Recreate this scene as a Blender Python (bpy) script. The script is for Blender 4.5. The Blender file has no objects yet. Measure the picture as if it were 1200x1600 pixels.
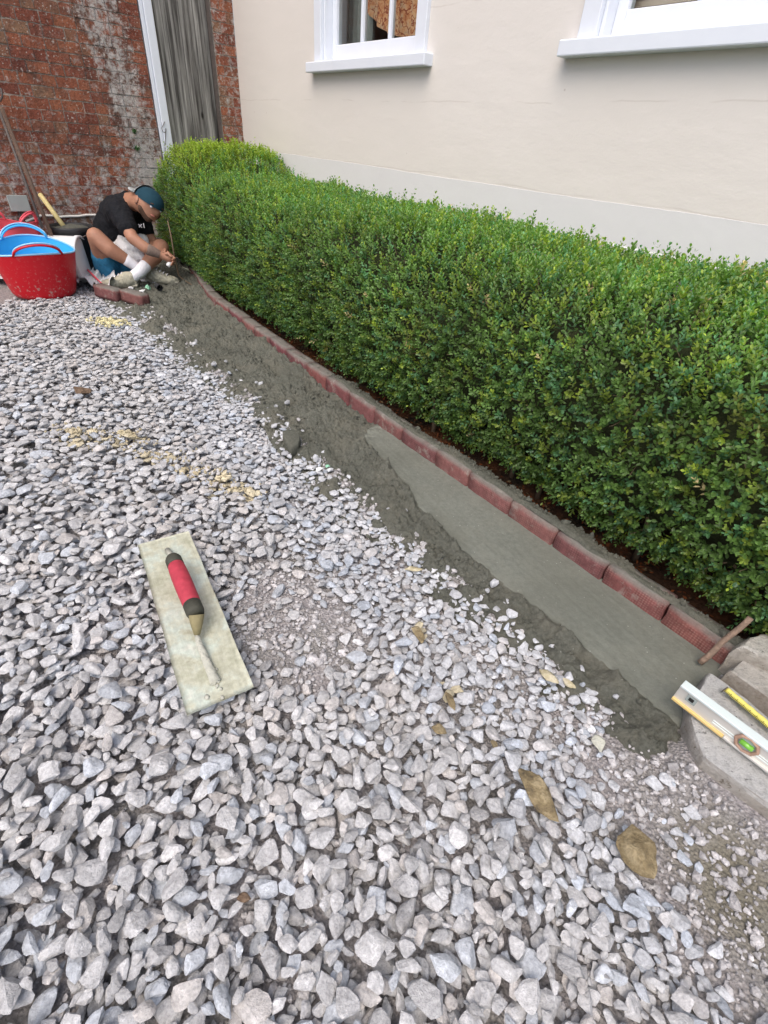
import bpy, math, random
import numpy as np
from mathutils import Vector, Matrix

random.seed(7)
rng = np.random.default_rng(7)
sc = bpy.context.scene
C = sc.collection
PI = math.pi
R = math.radians

# ------------------------------------------------------------------ camera
CAM = np.array([0.0, 0.0, 1.0])
F_PX = 770.0
PITCH, ROLL = R(37), R(5)
_fw = np.array([0, math.cos(PITCH), -math.sin(PITCH)])
_r = np.array([1.0, 0, 0]); _u = np.cross(_r, _fw)
cr = math.cos(ROLL) * _r + math.sin(ROLL) * _u
cu = -math.sin(ROLL) * _r + math.cos(ROLL) * _u
cam = bpy.data.objects.new('camera', bpy.data.cameras.new('camera')); C.objects.link(cam)
cam.matrix_world = Matrix(((cr[0], cu[0], -_fw[0], 0), (cr[1], cu[1], -_fw[1], 0), (cr[2], cu[2], -_fw[2], 1.0), (0, 0, 0, 1)))
cam.data.sensor_fit = 'VERTICAL'; cam.data.sensor_height = 24
cam.data.lens = 24 * F_PX / 1600
cam.data.clip_start = 0.02; cam.data.clip_end = 400
sc.camera = cam

# ------------------------------------------------------------------ light
SUN_EL, SUN_AZ = R(58), R(205)          # azimuth clockwise from +Y
w = bpy.data.worlds.new('World'); sc.world = w; w.use_nodes = True
nt = w.node_tree; nt.nodes.clear()
sky = nt.nodes.new('ShaderNodeTexSky'); sky.sky_type = 'NISHITA'; sky.sun_disc = False
sky.sun_elevation = SUN_EL; sky.sun_rotation = SUN_AZ
sky.air_density = 1.0; sky.dust_density = 4.0; sky.ozone_density = 1.0
bg = nt.nodes.new('ShaderNodeBackground'); bg.inputs[1].default_value = 0.15
wo = nt.nodes.new('ShaderNodeOutputWorld')
nt.links.new(sky.outputs[0], bg.inputs[0]); nt.links.new(bg.outputs[0], wo.inputs[0])
sl = bpy.data.lights.new('sun', 'SUN'); sl.energy = 1.25; sl.angle = R(60); sl.color = (1.0, 0.93, 0.84)
so = bpy.data.objects.new('sun', sl); C.objects.link(so)
sd_ = Vector((math.sin(SUN_AZ) * math.cos(SUN_EL), math.cos(SUN_AZ) * math.cos(SUN_EL), math.sin(SUN_EL)))
so.rotation_euler = sd_.to_track_quat('Z', 'Y').to_euler()
sc.view_settings.view_transform = 'Standard'; sc.view_settings.look = 'None'
sc.view_settings.gamma = 1; sc.view_settings.exposure = 0.67
sc.view_settings.use_curve_mapping = False

# ------------------------------------------------------------------ frames of reference
AZ = R(-39.5)
DV = np.array([math.sin(AZ), math.cos(AZ)])      # along the house wall, away from the viewer
NV = np.array([math.cos(AZ), -math.sin(AZ)])     # from the viewer towards the house wall
def SD(s, D, z=0.0):
    p = DV * s + NV * D
    return (float(p[0]), float(p[1]), float(z))
WALL_D, CORNER_S = 2.2, 5.01
CORNER = DV * CORNER_S + NV * WALL_D
WA = R(46)
TV = -np.array([math.sin(WA), math.cos(WA)])     # along the garden wall, towards the viewer's left
WN = np.array([-TV[1], TV[0]])
if WN @ CORNER > 0: WN = -WN                     # normal facing the viewer
def UZ(u, z, out=0.0):
    p = CORNER + TV * u + WN * out
    return (float(p[0]), float(p[1]), float(z))
def ray(px, py):
    return cr * (px - 600) - cu * (py - 800) + _fw * F_PX
def G(px, py, z=0.0):
    d = ray(px, py); k = (z - 1.0) / d[2]
    return Vector((d[0] * k, d[1] * k, z))
def AY(px, py, y):
    d = ray(px, py); k = y / d[1]
    return Vector((d[0] * k, y, 1 + d[2] * k))
def project(P):
    P = np.asarray(P, float) - CAM
    z = P @ _fw
    return 600 + F_PX * (P @ cr) / z, 800 - F_PX * (P @ cu) / z, z
SDROT = math.atan2(DV[1], DV[0])                 # local +X along DV

# ------------------------------------------------------------------ noise
_tab = rng.random((256, 256))
def vn(x, y):
    x = np.asarray(x, float); y = np.asarray(y, float)
    xi = np.floor(x).astype(int); yi = np.floor(y).astype(int)
    fx = x - xi; fy = y - yi
    fx = fx * fx * (3 - 2 * fx); fy = fy * fy * (3 - 2 * fy)
    a = _tab[xi % 256, yi % 256]; b = _tab[(xi + 1) % 256, yi % 256]
    c = _tab[xi % 256, (yi + 1) % 256]; d = _tab[(xi + 1) % 256, (yi + 1) % 256]
    return (a * (1 - fx) + b * fx) * (1 - fy) + (c * (1 - fx) + d * fx) * fy - 0.5
def fbm(x, y, o=4, g=0.5):
    t = 0; a = 1.0
    for i in range(o):
        t = t + a * vn(x * 2 ** i + 17.3 * i, y * 2 ** i + 9.1 * i); a *= g
    return t
def sstep(a, b, x):
    t = np.clip((np.asarray(x, float) - a) / (b - a), 0, 1)
    return t * t * (3 - 2 * t)

# ------------------------------------------------------------------ materials
class MT:
    def __init__(s, name, rough=0.7, spec=0.3):
        s.m = bpy.data.materials.new(name); s.m.use_nodes = True
        s.t = s.m.node_tree; s.t.nodes.clear()
        s.o = s.n('ShaderNodeOutputMaterial'); s.b = s.n('ShaderNodeBsdfPrincipled')
        s.l(s.b.outputs[0], s.o.inputs[0])
        s.b.inputs['Roughness'].default_value = rough
        s.b.inputs['Specular IOR Level'].default_value = spec
    def n(s, t, **k):
        x = s.t.nodes.new(t)
        for a, v in k.items(): setattr(x, a, v)
        return x
    def l(s, a, b): s.t.links.new(a, b)
    def pos(s): return s.n('ShaderNodeNewGeometry').outputs['Position']
    def obj(s): return s.n('ShaderNodeTexCoord').outputs['Object']
    def scale(s, v, sc):
        x = s.n('ShaderNodeMapping'); x.inputs['Scale'].default_value = sc if hasattr(sc, '__len__') else (sc,) * 3
        s.l(v, x.inputs[0]); return x.outputs[0]
    def noise(s, v, scale, det=4, rough=0.55, out='Fac'):
        x = s.n('ShaderNodeTexNoise'); x.inputs['Scale'].default_value = scale
        x.inputs['Detail'].default_value = det; x.inputs['Roughness'].default_value = rough
        if v is not None: s.l(v, x.inputs['Vector'])
        return x.outputs[out]
    def voro(s, v, scale, feature='F1', out='Distance'):
        x = s.n('ShaderNodeTexVoronoi', feature=feature); x.inputs['Scale'].default_value = scale
        if v is not None: s.l(v, x.inputs['Vector'])
        return x.outputs[out]
    def ramp(s, v, stops):
        x = s.n('ShaderNodeValToRGB'); e = x.color_ramp.elements
        while len(e) < len(stops): e.new(0.5)
        for q, (p, c) in zip(e, stops):
            q.position = p; q.color = (*c, 1) if hasattr(c, '__len__') else (c, c, c, 1)
        s.l(v, x.inputs[0]); return x.outputs[0]
    def mix(s, f, a, b, mode='MIX'):
        x = s.n('ShaderNodeMix', data_type='RGBA', blend_type=mode)
        for sock, v in ((x.inputs[0], f), (x.inputs[6], a), (x.inputs[7], b)):
            if isinstance(v, (int, float)): sock.default_value = v
            elif isinstance(v, tuple): sock.default_value = (*v, 1)
            else: s.l(v, sock)
        return x.outputs[2]
    def math(s, op, a, b=0.0):
        x = s.n('ShaderNodeMath', operation=op)
        for sock, v in ((x.inputs[0], a), (x.inputs[1], b)):
            if isinstance(v, (int, float)): sock.default_value = v
            else: s.l(v, sock)
        return x.outputs[0]
    def col(s, v):
        if isinstance(v, tuple): s.b.inputs['Base Color'].default_value = (*v, 1)
        else: s.l(v, s.b.inputs['Base Color'])
        return s
    def bump(s, h, dist=0.01, strength=1.0):
        x = s.n('ShaderNodeBump'); x.inputs['Distance'].default_value = dist; x.inputs['Strength'].default_value = strength
        s.l(h, x.inputs['Height']); s.l(x.outputs[0], s.b.inputs['Normal']); return s
    def attr(s, name):
        x = s.n('ShaderNodeAttribute'); x.attribute_name = name; return x.outputs['Color']
    def rand(s): return s.n('ShaderNodeObjectInfo').outputs['Random']

def simple(name, c, rough=0.6, var=0.12, scale=25, bump=0.0006, spec=0.3):
    m = MT(name, rough, spec); p = m.obj(); f = m.noise(p, scale, 5)
    m.col(m.mix(f, tuple(x * (1 - var) for x in c), tuple(min(1, x * (1 + var)) for x in c)))
    if bump: m.bump(f, bump * 4)
    return m.m
M = {}
# stone
m = MT('limestone_gravel', 0.85, 0.2); p = m.pos(); a = m.attr('tint')
vein = m.ramp(m.noise(p, 38, 6, 0.65), [(0.36, 0.78), (0.48, 1.0), (0.585, 1.05), (0.615, 1.35), (0.64, 1.05)])
mott = m.ramp(m.noise(p, 160, 5, 0.7), [(0.3, 0.72), (0.6, 1.12)])
dust = m.ramp(m.noise(p, 9, 3), [(0.4, 0.96), (0.65, 1.05)])
c = m.mix(1.0, m.mix(1.0, m.mix(1.0, a, vein, 'MULTIPLY'), mott, 'MULTIPLY'), dust, 'MULTIPLY')
m.col(c); m.bump(m.math('ADD', m.noise(p, 90, 6, 0.65), m.math('MULTIPLY', m.noise(p, 400, 3, 0.6), 0.3)), 0.006, 0.75)
M['stone'] = m.m
# fines
m = MT('stone_dust', 0.95, 0.1); p = m.pos()
f = m.noise(p, 120, 6, 0.7); g = m.noise(p, 5, 4); v = m.voro(p, 130, out='Color')
c = m.mix(m.ramp(g, [(0.42, 0.0), (0.6, 1.0)]), (0.40, 0.375, 0.375), (0.35, 0.335, 0.32))
c = m.mix(1.0, c, m.ramp(f, [(0.3, 0.6), (0.7, 1.35)]), 'MULTIPLY')
c = m.mix(0.45, c, m.mix(1.0, m.ramp(m.n('ShaderNodeSeparateColor').outputs[0] if False else m.voro(p, 150), [(0.1, 1.2), (0.6, 0.5)]), c, 'MULTIPLY'))
_q = G(1150, 1375); dv_ = m.n('ShaderNodeVectorMath', operation='DISTANCE'); m.l(p, dv_.inputs[0]); dv_.inputs[1].default_value = (_q.x, _q.y, -.02)
c = m.mix(m.math('MULTIPLY', m.ramp(m.math('ADD', dv_.outputs['Value'], m.math('MULTIPLY', m.noise(p, 20, 4), .10)), [(.10, 1.0), (.19, 0.0)]), .75), c, (.19, .175, .125))
m.col(c); m.bump(m.math('ADD', f, m.math('MULTIPLY', m.voro(p, 150), -0.8)), 0.008, 1.0)
M['dust'] = m.m
# mortar
def mortar(name, rough_amt):
    m = MT(name, 0.8 if rough_amt < 1 else 0.92, 0.25); p = m.pos()
    f = m.noise(p, 70 if rough_amt < 1 else 110, 7, 0.7); g = m.noise(p, 4, 4, 0.6)
    c = m.mix(g, ((0.128, 0.137, 0.116) if rough_amt < 1 else (0.112, 0.116, 0.094)), ((0.185, 0.193, 0.166) if rough_amt < 1 else (0.178, 0.180, 0.150)))
    c = m.mix(1.0, c, m.ramp(f, [(0.3, 0.8 if rough_amt < 1 else 0.62), (0.7, 1.12 if rough_amt < 1 else 1.3)]), 'MULTIPLY')
    c = m.mix(m.ramp(m.noise(p, 7, 4, .6), [(.48, 0.0), (.64, .5 if rough_amt >= 1 else .12)]), c, (0.20, 0.19, 0.150))
    c = m.mix(m.ramp(m.noise(m.scale(p, (1, 1, 1)), 2.3, 5, .6), [(.45, 0.0), (.6, .45)]), c, (0.105, 0.108, 0.088))
    sp = m.ramp(m.voro(p, 48), [(0.035, 1.0), (0.06, 0.0)])
    c = m.mix(sp, c, (0.5, 0.5, 0.47))
    m.col(c)
    m.bump(m.noise(p, 160, 6, 0.75), 0.002 if rough_amt < 1 else 0.012, 1.0)
    return m.m
M['mortar_smooth'] = mortar('screeded_mortar', 0.3)
M['mortar'] = mortar('crumbly_mortar', 1.0)
# soil
m = MT('hedge_soil', 0.95, 0.1); p = m.pos()
f = m.noise(p, 60, 7, 0.7); g = m.noise(p, 6, 3)
c = m.mix(m.ramp(g, [(0.4, 0.0), (0.6, 1.0)]), (0.028, 0.021, 0.016), (0.085, 0.036, 0.018))
c = m.mix(1.0, c, m.ramp(f, [(0.3, 0.5), (0.7, 1.6)]), 'MULTIPLY')
m.col(c); m.bump(f, 0.02, 1.0); M['soil'] = m.m
# ground far
m = MT('yard_ground', 0.95, 0.1); p = m.pos()
f = m.noise(p, 40, 6, 0.7); c = m.mix(f, (0.17, 0.16, 0.155), (0.30, 0.285, 0.28))
m.col(c); m.bump(m.voro(p, 30), 0.02, 1.0); M['ground'] = m.m
# kerb paver
m = MT('red_paver', 0.85, 0.2); p = m.pos(); o = m.n('ShaderNodeTexCoord').outputs['Object']
rn = m.rand()
base = m.ramp(rn, [(0.0, (0.125, 0.050, 0.052)), (0.35, (0.185, 0.082, 0.074)), (0.7, (0.135, 0.048, 0.055)), (1.0, (0.20, 0.078, 0.064))])
f = m.noise(p, 45, 6, 0.7)
base = m.mix(1.0, base, m.ramp(f, [(0.3, 0.68), (0.7, 1.3)]), 'MULTIPLY')
# diamond print pressed in the front face of the near pavers (object X along, Z up)
sep = m.n('ShaderNodeSeparateXYZ'); m.l(o, sep.inputs[0])
x_, z_ = sep.outputs['X'], sep.outputs['Z']
d1 = m.math('SINE', m.math('MULTIPLY', m.math('ADD', x_, z_), 2 * PI / 0.0150))
d2 = m.math('SINE', m.math('MULTIPLY', m.math('SUBTRACT', x_, z_), 2 * PI / 0.0150))
dia = m.math('MULTIPLY', d1, d2)
near = m.ramp(m.n('ShaderNodeSeparateXYZ').outputs[0] if False else m.attr('print'), [(0.0, 0.0), (1.0, 1.0)])
pm = m.math('MULTIPLY', m.math('MULTIPLY', m.math('GREATER_THAN', dia, 0.15), near), m.math('MULTIPLY', m.ramp(m.noise(p, 18, 4, .65), [(.42, .1), (.58, 1.0)]), m.math('ADD', .35, m.math('MULTIPLY', rn, .65))))
base = m.mix(m.math('MULTIPLY', pm, 0.35), base, (0.40, 0.24, 0.20))
# mortar smear over the top and a few splashes on the face
geo = m.n('ShaderNodeNewGeometry'); sn = m.n('ShaderNodeSeparateXYZ'); m.l(geo.outputs['Normal'], sn.inputs[0])
topm = m.math('MULTIPLY', m.ramp(sn.outputs['Z'], [(0.35, 0.0), (0.8, 1.0)]), m.ramp(m.noise(p, 9, 4), [(0.30, 0.45), (0.5, 0.95)]))
base = m.mix(topm, base, m.mix(m.noise(p, 90, 5, 0.7), (0.11, 0.11, 0.098), (0.21, 0.20, 0.18)))
base = m.mix(m.ramp(m.noise(p, 22, 5, 0.7), [(0.56, 0.0), (0.70, 0.65)]), base, (0.27, 0.25, 0.22))
m.col(base); m.bump(m.math('ADD', m.math('MULTIPLY', pm, 0.8), m.noise(p, 150, 5, 0.7)), 0.0025, 0.9)
M['paver'] = m.m
# old brick with lime bloom
def brickmat(name, joint=False):
    m = MT(name, 0.92, 0.15); p = m.pos()
    f = m.noise(p, 60, 6, 0.75); rn = m.rand()
    if joint:
        c = m.mix(f, (0.30, 0.25, 0.21), (0.46, 0.40, 0.34))
    else:
        mixv = m.math('ADD', m.math('MULTIPLY', rn, 0.75), m.math('MULTIPLY', m.noise(p, 7, 3), 0.35))
        c = m.ramp(mixv, [(0.12, (0.135, 0.050, 0.038)), (0.3, (0.225, 0.075, 0.048)), (0.55, (0.30, 0.115, 0.065)), (0.75, (0.205, 0.072, 0.050)), (0.95, (0.25, 0.145, 0.090))])
        c = m.mix(1.0, c, m.ramp(f, [(0.28, 0.55), (0.72, 1.4)]), 'MULTIPLY')
    # dark weathering and lime bloom bands, placed by where they are on the wall
    tc = m.n('ShaderNodeVectorMath', operation='DOT_PRODUCT'); m.l(p, tc.inputs[0]); tc.inputs[1].default_value = (TV[0], TV[1], 0)
    uu = m.math('SUBTRACT', tc.outputs['Value'], float(CORNER @ TV))
    sepp = m.n('ShaderNodeSeparateXYZ'); m.l(p, sepp.inputs[0]); zz = sepp.outputs['Z']
    def band(c0, wd):
        return m.ramp(m.math('ABSOLUTE', m.math('SUBTRACT', uu, c0)), [(0.0, 1.0), (wd, 0.0)])
    cen = m.math('ADD', m.math('MULTIPLY', m.math('SUBTRACT', zz, 0.5), 0.20), 0.80)
    b1 = m.ramp(m.math('ABSOLUTE', m.math('SUBTRACT', uu, cen)), [(0.05, 1.0), (0.22, 0.0)])
    pier = m.ramp(uu, [(0.19, 1.0), (0.22, 0.15)])
    lowb = m.math('MULTIPLY', m.ramp(zz, [(0.62, 1.0), (0.95, 0.0)]), 0.35)
    bnd = m.math('ADD', m.math('ADD', m.math('MULTIPLY', b1, 0.55), m.math('MULTIPLY', pier, 0.30)), lowb)
    n1 = m.noise(p, 24, 6, 0.72)
    w1 = m.ramp(m.math('ADD', n1, m.math('MULTIPLY', bnd, 0.36)), [(0.60, 0.0), (0.78, 0.85)])
    flecks = m.ramp(m.noise(p, 75, 4, 0.6), [(0.615, 0.0), (0.65, 0.75)])
    grime = m.ramp(m.math('ADD', m.noise(p, 8, 4, 0.6), m.math('MULTIPLY', b1, 0.16)), [(0.5, 0.0), (0.72, 0.75)])
    c = m.mix(grime, c, (0.085, 0.060, 0.050))
    c = m.mix(w1, c, m.mix(f, (0.36, 0.34, 0.32), (0.62, 0.60, 0.58)))
    c = m.mix(flecks, c, (0.55, 0.50, 0.45))
    m.col(c); m.bump(m.math('ADD', f, m.math('MULTIPLY', n1, 0.8)), 0.010, 0.9)
    return m.m
M['brick'] = brickmat('old_red_brick'); M['joint'] = brickmat('lime_joint', True)
# painted render
m = MT('painted_render', 0.8, 0.2); p = m.pos()
g = m.noise(p, 1.6, 3); f = m.noise(p, 35, 5, 0.6)
c = m.mix(g, (0.625, 0.590, 0.550), (0.655, 0.628, 0.598))
st = m.ramp(m.noise(m.scale(p, (1.5, 1.5, 14)), 1.4, 4), [(0.60, 0.0), (0.78, 0.22)])
c = m.mix(st, c, (0.60, 0.56, 0.52)); c = m.mix(m.ramp(f, [(0.6, 0.0), (0.8, 0.12)]), c, (0.55, 0.52, 0.5))
sp_ = m.n('ShaderNodeSeparateXYZ'); m.l(p, sp_.inputs[0]); zw = m.math('ADD', sp_.outputs['Z'], m.math('MULTIPLY', m.noise(p, 2.5, 4), 0.05))
for zc_, on in ((1.178, .50), (1.53, .55), (.862, .47)):
    ln_ = m.ramp(m.math('ABSOLUTE', m.math('SUBTRACT', zw, zc_ + .025)), [(0.0, 1.0), (0.0028, 0.0)])
    ln_ = m.math('MULTIPLY', ln_, m.ramp(m.noise(p, 3.1, 3), [(on - .05, 0.0), (on + .03, 0.32)])); c = m.mix(ln_, c, (.38, .33, .29))
dots = m.math('MULTIPLY', m.ramp(m.voro(p, 9), [(0.03, 1.0), (0.045, 0.0)]), m.ramp(m.noise(p, 6, 2), [(0.52, 0.0), (0.6, 0.5)])); c = m.mix(dots, c, (.36, .30, .27))
m.col(c); m.bump(m.math('ADD', m.noise(m.scale(p, (1, 1, 2.2)), 4, 6, 0.6), m.math('MULTIPLY', m.noise(p, 110, 4), 0.10)), 0.010, 0.30)
M['render'] = m.m
m = MT('plinth_paint', 0.75, 0.2); p = m.pos()
m.col(m.mix(m.noise(p, 3, 4), (0.600, 0.596, 0.596), (0.628, 0.626, 0.632))); m.bump(m.noise(p, 9, 5), 0.006, 0.4); M['plinth'] = m.m
m = MT('white_gloss_paint', 0.35, 0.45); p = m.pos()
m.col(m.mix(m.noise(p, 14, 4), (0.64, 0.68, 0.75), (0.69, 0.73, 0.79))); m.bump(m.noise(p, 20, 3), 0.002, 0.4); M['white'] = m.m
M['cream'] = simple('cream_paint', (0.78, 0.72, 0.58), 0.5, 0.1)
m = MT('window_glass', 0.03, 0.5)
tr = m.n('ShaderNodeBsdfTransparent'); gl_ = m.n('ShaderNodeBsdfGlossy'); gl_.inputs['Roughness'].default_value = 0.02
tr.inputs[0].default_value = (.9, .93, .92, 1); fr_ = m.n('ShaderNodeFresnel'); fr_.inputs[0].default_value = 1.14
ms = m.n('ShaderNodeMixShader'); m.l(fr_.outputs[0], ms.inputs[0]); m.l(tr.outputs[0], ms.inputs[1]); m.l(gl_.outputs[0], ms.inputs[2]); m.l(ms.outputs[0], m.o.inputs[0])
M['glass'] = m.m
M['room'] = simple('room_dark', (0.10, 0.105, 0.105), 0.9, 0.2, 4)
m = MT('paisley_fabric', 0.9, 0.1); p = m.pos()
v = m.voro(m.mix(0.12, p, m.noise(p, 12, 3, out='Color')), 26, 'DISTANCE_TO_EDGE')
c = m.ramp(m.noise(p, 34, 3, 0.6), [(0.35, (0.55, 0.22, 0.10)), (0.5, (0.72, 0.40, 0.22)), (0.62, (0.62, 0.42, 0.28)), (0.7, (0.30, 0.10, 0.06))])
m.col(m.mix(m.ramp(v, [(0.02, 1.0), (0.07, 0.0)]), c, (0.30, 0.07, 0.04))); M['paisley'] = m.m
M['blind'] = simple('beige_blind', (0.55, 0.44, 0.37), 0.8, 0.12, 8)
M['drape'] = simple('grey_drape', (0.30, 0.31, 0.30), 0.9, 0.2, 6)
# door timber
m = MT('weathered_oak', 0.85, 0.15); p = m.obj()
g = m.noise(m.scale(p, (38, 38, 1.6)), 1.0, 7, 0.65); h = m.noise(m.scale(p, (9, 9, 0.9)), 1.0, 4)
c = m.ramp(g, [(0.28, (0.022, 0.020, 0.018)), (0.43, (0.11, 0.105, 0.098)), (0.55, (0.24, 0.235, 0.22)), (0.68, (0.42, 0.41, 0.385))])
c = m.mix(1.0, c, m.ramp(h, [(0.3, 0.65), (0.7, 1.5)]), 'MULTIPLY')
kn = m.ramp(m.voro(m.scale(p, (1, 1, 0.45)), 7.5), [(0.05, 1.0), (0.11, 0.0)])
c = m.mix(kn, c, (0.02, 0.018, 0.016))
m.col(c); m.bump(g, 0.006, 0.9); M['oak'] = m.m
# leaf
m = MT('box_leaf', 0.42, 0.42); a = m.attr('tint')
m.col(a)
tr = m.n('ShaderNodeBsdfTranslucent'); m.l(m.mix(1.0, a, (1.5, 1.9, 0.6), 'MULTIPLY'), tr.inputs[0])
ms = m.n('ShaderNodeMixShader'); ms.inputs[0].default_value = 0.32
m.l(m.b.outputs[0], ms.inputs[1]); m.l(tr.outputs[0], ms.inputs[2]); m.l(ms.outputs[0], m.o.inputs[0])
M['leaf'] = m.m
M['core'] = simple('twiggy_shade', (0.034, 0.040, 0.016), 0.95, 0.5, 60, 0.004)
M['twig'] = simple('box_twig', (0.16, 0.115, 0.075), 0.85, 0.3, 40)
m = MT('leaf_litter', 0.9, 0.1); m.col(m.attr('tint')); M['litter'] = m.m
# trowel
m = MT('mortared_steel', 0.62, 0.35); p = m.obj()
g = m.noise(p, 11, 6, 0.65); f = m.noise(p, 70, 6, 0.7)
c = m.ramp(g, [(0.30, (0.33, 0.335, 0.24)), (0.5, (0.46, 0.46, 0.36)), (0.6, (0.47, 0.52, 0.45)), (0.75, (0.60, 0.58, 0.50))])
c = m.mix(1.0, c, m.ramp(m.noise(m.scale(p, (4, 40, 4)), 3, 5, .7), [(0.3, 0.88), (0.7, 1.1)]), 'MULTIPLY')
c = m.mix(1.0, c, m.ramp(f, [(0.3, 0.8), (0.7, 1.15)]), 'MULTIPLY')
c = m.mix(m.ramp(m.noise(p, 17, 4, 0.6), [(0.62, 0.0), (0.70, 0.6)]), c, (0.26, 0.25, 0.18))
m.b.inputs['Metallic'].default_value = 0.15
m.col(c); m.bump(m.math('ADD', f, m.math('MULTIPLY', g, 2)), 0.0016, 0.7); M['steel'] = m.m
M['grip'] = simple('red_rubber_grip', (0.38, 0.040, 0.062), 0.6, 0.35, 60)
M['gripend'] = simple('dirty_black_rubber', (0.050, 0.050, 0.038), 0.7, 0.5, 50)
M['drymortar'] = simple('dried_mortar', (0.42, 0.42, 0.36), 0.9, 0.25, 70, 0.002)
M['brownend'] = simple('muddy_shank', (0.22, 0.19, 0.10), 0.75, 0.4, 40)
# plastics etc
m = MT('red_plastic', 0.42, 0.4); p = m.obj()
m.col(m.mix(m.ramp(m.noise(m.scale(p, (1, 1, 0.5)), 16, 5, 0.7), [(0.62, 0.0), (0.74, 0.5)]), (0.60, 0.008, 0.018), (0.58, 0.10, 0.10))); m.bump(m.noise(p, 8, 3), 0.004, 0.3)
_s = m.n('ShaderNodeSeparateXYZ'); m.l(p, _s.inputs[0])
_k = m.math('MULTIPLY', m.ramp(_s.outputs['Z'], [(.03, .8), (.22, .12)]), m.ramp(m.noise(p, 55, 5, .7), [(.57, 0.0), (.63, 1.0)]))
m.col(m.mix(_k, m.mix(m.ramp(m.noise(m.scale(p, (1, 1, 0.5)), 16, 5, 0.7), [(0.62, 0.0), (0.74, 0.5)]), (0.55, 0.008, 0.018), (0.52, 0.10, 0.10)), (.42, .38, .34))); M['red'] = m.m
M['pink'] = simple('faded_red_plastic', (0.70, 0.10, 0.13), 0.5, 0.1, 12)
M['blue'] = simple('sky_blue_plastic', (0.05, 0.42, 0.80), 0.4, 0.08, 8)
M['bluerim'] = simple('pale_blue_rim', (0.32, 0.60, 0.85), 0.45, 0.08, 8)
M['whiteplastic'] = simple('white_plastic', (0.74, 0.75, 0.75), 0.45, 0.06, 9)
M['blackplastic'] = simple('black_plastic', (0.025, 0.026, 0.028), 0.45, 0.4, 12)
M['sheet'] = simple('white_sheeting', (0.66, 0.67, 0.68), 0.5, 0.12, 9, 0.002)
M['paleyellow'] = simple('pale_ash_wood', (0.62, 0.52, 0.24), 0.6, 0.15, 30)
M['darkiron'] = simple('dark_iron', (0.10, 0.085, 0.078), 0.6, 0.4, 30)
M['wornwood'] = simple('worn_brown_wood', (0.17, 0.115, 0.085), 0.7, 0.35, 30)
M['greybox'] = simple('grey_box', (0.30, 0.34, 0.33), 0.55, 0.12, 15)
M['cable'] = simple('white_cable', (0.66, 0.64, 0.60), 0.6, 0.12, 15)
M['rust'] = simple('rusty_stake', (0.22, 0.155, 0.115), 0.85, 0.45, 60, 0.002)
m = MT('brushed_aluminium', 0.45, 0.5); p = m.obj(); m.b.inputs['Metallic'].default_value = 0.35
c = m.mix(m.noise(m.scale(p, (3, 60, 60)), 1.0, 4), (0.56, 0.545, 0.51), (0.70, 0.685, 0.65))
c = m.mix(m.ramp(m.noise(p, 30, 5, 0.7), [(0.6, 0.0), (0.75, 0.35)]), c, (0.45, 0.40, 0.32)); m.col(c); M['alu'] = m.m
m = MT('bright_alu_edge', 0.3, 0.5); m.b.inputs['Metallic'].default_value = 0.25; m.col((0.72, 0.80, 0.80)); M['aluedge'] = m.m
m = MT('yellowed_edge', 0.5, 0.4); p = m.obj()
m.col(m.mix(m.noise(p, 20, 4), (0.62, 0.42, 0.10), (0.66, 0.52, 0.28))); M['yedge'] = m.m
M['copper'] = simple('bronze_ring', (0.36, 0.23, 0.17), 0.45, 0.2, 30)
m = MT('green_vial', 0.12, 0.6); m.col((0.16, 0.42, 0.05)); M['vial'] = m.m
m = MT('tape_yellow', 0.5, 0.4); p = m.obj(); m.col(m.mix(m.noise(p, 60, 4), (0.55, 0.50, 0.10), (0.66, 0.60, 0.16))); M['tape'] = m.m
M['ink'] = simple('black_ink', (0.02, 0.02, 0.02), 0.6, 0.1, 10, 0)
def coping(name, lo, mid, hi_, br):
    m = MT(name, 0.85, 0.25); p = m.pos(); g = m.noise(p, 12, 7, 0.68); f = m.noise(p, 70, 7, 0.8)
    c = m.ramp(g, [(0.30, lo), (0.42, mid), (0.56, mid), (0.68, hi_)])
    c = m.mix(1.0, c, m.ramp(f, [(0.28, 0.62), (0.5, 1.0), (0.72, 1.18)]), 'MULTIPLY')
    c = m.mix(m.ramp(m.noise(p, 6, 5, .6), [(0.50, 0.0), (0.60, br)]), c, (0.27, 0.195, 0.115))
    c = m.mix(m.ramp(m.noise(m.scale(p, (1, 1.6, 1)), 42, 5, 0.75), [(0.60, 0.0), (0.66, 0.8)]), c, (0.085, 0.085, 0.075))
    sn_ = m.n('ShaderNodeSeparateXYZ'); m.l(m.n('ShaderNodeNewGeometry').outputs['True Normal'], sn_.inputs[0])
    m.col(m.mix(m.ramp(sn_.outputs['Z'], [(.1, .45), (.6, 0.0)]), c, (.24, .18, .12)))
    m.bump(m.math('ADD', m.math('ADD', g, f), m.math('MULTIPLY', m.noise(p, 240, 4, .7), .5)), 0.014, 1.0); return m.m
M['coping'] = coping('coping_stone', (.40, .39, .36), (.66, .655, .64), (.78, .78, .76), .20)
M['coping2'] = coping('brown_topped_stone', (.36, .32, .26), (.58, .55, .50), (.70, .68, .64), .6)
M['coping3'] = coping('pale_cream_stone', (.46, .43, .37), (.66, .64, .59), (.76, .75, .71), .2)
def ochre(name, a, b, dk):
    m = MT(name, 0.8, 0.25); p = m.pos(); g = m.noise(p, 38, 6, 0.7)
    c = m.ramp(g, [(0.3, dk), (0.46, a), (0.62, b), (0.75, a)]); m.col(c); m.bump(g, 0.012, 0.9); return m.m
M['ochre'] = ochre('ochre_stone', (0.20, 0.155, 0.085), (0.33, 0.27, 0.165), (0.085, 0.068, 0.045))
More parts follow.
